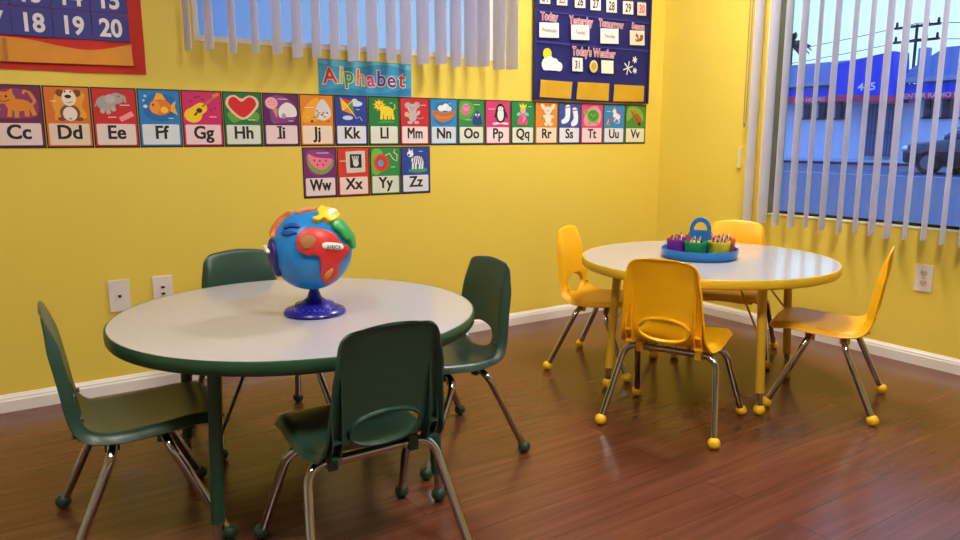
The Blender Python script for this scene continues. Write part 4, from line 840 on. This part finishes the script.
# car on the road
XC=18.6; yfront=unproj(897.5,150,0,XC).y
ca=thing('car','dark car with pale hood highlights driving past beyond the road lane','car',(XC+.95,yfront,-.02))
M_car=mat('car_paint','20263c',.18,metal=.5,coat=1); M_cgl=mat('car_glass','2c4470',.08,coat=1); M_tyre=mat('tyre','121218',.8); M_lamp=mat('headlamp','e6eef5',.1,metal=.5)
def sec(y,w,zb,zt):                   # rounded cross-section
    n=20; out=[]
    for k in range(n):
        a=2*PI*k/n; c_,s_=math.cos(a),math.sin(a); f_=lambda t:math.copysign(abs(t)**.45,t)
        out.append((w*f_(c_), y, (zb+zt)/2+(zt-zb)/2*f_(s_)))
    return out
def loft(bm,secs):
    R_=[[bm.verts.new(p) for p in s_] for s_ in secs]; n=len(R_[0])
    for a,b in zip(R_,R_[1:]):
        for k in range(n): bm.faces.new([a[k],a[(k+1)%n],b[(k+1)%n],b[k]])
    bm.faces.new(R_[0]); bm.faces.new(R_[-1][::-1])
bm=bmesh.new(); loft(bm,[sec(-.0,.62,.35,.72),sec(-.08,.80,.27,.84),sec(-.35,.88,.24,.93),sec(-1.25,.92,.22,1.05),sec(-2.4,.94,.22,1.08),sec(-3.9,.92,.24,1.08),sec(-4.4,.86,.3,1.02),sec(-4.55,.7,.38,.9)]); body=build('body',bm,M_car,ca,smooth=True,ang=60)
bm=bmesh.new(); loft(bm,[sec(-1.15,.80,.95,1.06),sec(-1.5,.78,.95,1.28),sec(-1.95,.72,.95,1.50),sec(-2.5,.70,.95,1.56),sec(-3.3,.70,.95,1.53),sec(-3.9,.72,.95,1.28),sec(-4.2,.76,.95,1.08)]); build('cabin_glass',bm,M_cgl,ca,smooth=True,ang=60)
bm=bmesh.new(); loft(bm,[sec(-1.9,.70,1.46,1.52),sec(-2.5,.71,1.52,1.59),sec(-3.3,.71,1.49,1.56),sec(-3.6,.7,1.38,1.44)]); build('roof_panel',bm,M_car,ca,smooth=True)
bm=bmesh.new()
for sg in (-1,1): tube(bm,[(sg*.79,-1.15,1.07),(sg*.75,-1.55,1.32),(sg*.70,-1.95,1.52)],.035,8)
build('windshield_pillar',bm,mat('pillar_bright','a9b9cc',.25,metal=.6),ca,smooth=True)
for sg in (-1,1):
    bm=bmesh.new(); bmesh.ops.create_uvsphere(bm,u_segments=16,v_segments=10,radius=1)
    for v in bm.verts: v.co=Vector((sg*.68+v.co.x*.17,-.14+v.co.y*.16,.70+v.co.z*.11))
    build('headlamp',bm,M_lamp,ca,smooth=True)
    for y_ in (-.85,-3.65):
        bm=bmesh.new(); lathe(bm,[(0,-.1),(.22,-.1),(.31,-.1),(.33,-.07),(.33,.07),(.31,.1),(.22,.1),(0,.08)],28)
        for v in bm.verts: v.co=Vector((sg*.84+v.co.z,y_+v.co.x,.33+v.co.y))
        wh=build('wheel',bm,M_tyre,ca,smooth=True,ang=40)
        bm=bmesh.new(); lathe(bm,[(0,-.105),(.2,-.105),(.2,.105),(0,.105)],24)
        for v in bm.verts: v.co=Vector((sg*.84+v.co.z,y_+v.co.x,.33+v.co.y))
        build('rim',bm,mat('rim_grey','6a7488',.3,metal=.8),wh)

# ------------------------------------------------------------------ dusk sky
wd=bpy.data.worlds.new('dusk_sky'); SC.world=wd; wd.use_nodes=True; nt=wd.node_tree; bg=nt.nodes['Background']
tc=nt.nodes.new('ShaderNodeTexCoord'); sp=nt.nodes.new('ShaderNodeSeparateXYZ'); nt.links.new(tc.outputs['Generated'],sp.inputs[0])
cr=nt.nodes.new('ShaderNodeValToRGB'); el=cr.color_ramp.elements; el[0].position=.2; el[0].color=(.38,.62,1.3,1); el[1].position=1; el[1].color=(.8,1.2,1.4,1)
e2=cr.color_ramp.elements.new(.62); e2.color=(.055,.15,.58,1)
mr=nt.nodes.new('ShaderNodeMapRange'); mr.inputs['From Min'].default_value=-1; mr.inputs['From Max'].default_value=.88; nt.links.new(sp.outputs['X'],mr.inputs['Value'])
nt.links.new(mr.outputs[0],cr.inputs[0])
zr_=nt.nodes.new('ShaderNodeMapRange'); zr_.inputs['From Min'].default_value=.25; zr_.inputs['From Max'].default_value=.8; nt.links.new(sp.outputs['Z'],zr_.inputs['Value'])
mz=nt.nodes.new('ShaderNodeMix'); mz.data_type='RGBA'; nt.links.new(zr_.outputs[0],mz.inputs['Factor']); nt.links.new(cr.outputs[0],mz.inputs['A']); mz.inputs['B'].default_value=(.55,.95,2.7,1)
nt.links.new(mz.outputs['Result'],bg.inputs['Color']); bg.inputs['Strength'].default_value=1.0

# ------------------------------------------------------------------ view
vs_=SC.view_settings; SC.display_settings.display_device='sRGB'; vs_.view_transform='Standard'; vs_.look='None'; vs_.exposure=0.12; vs_.gamma=1.0; vs_.use_curve_mapping=False
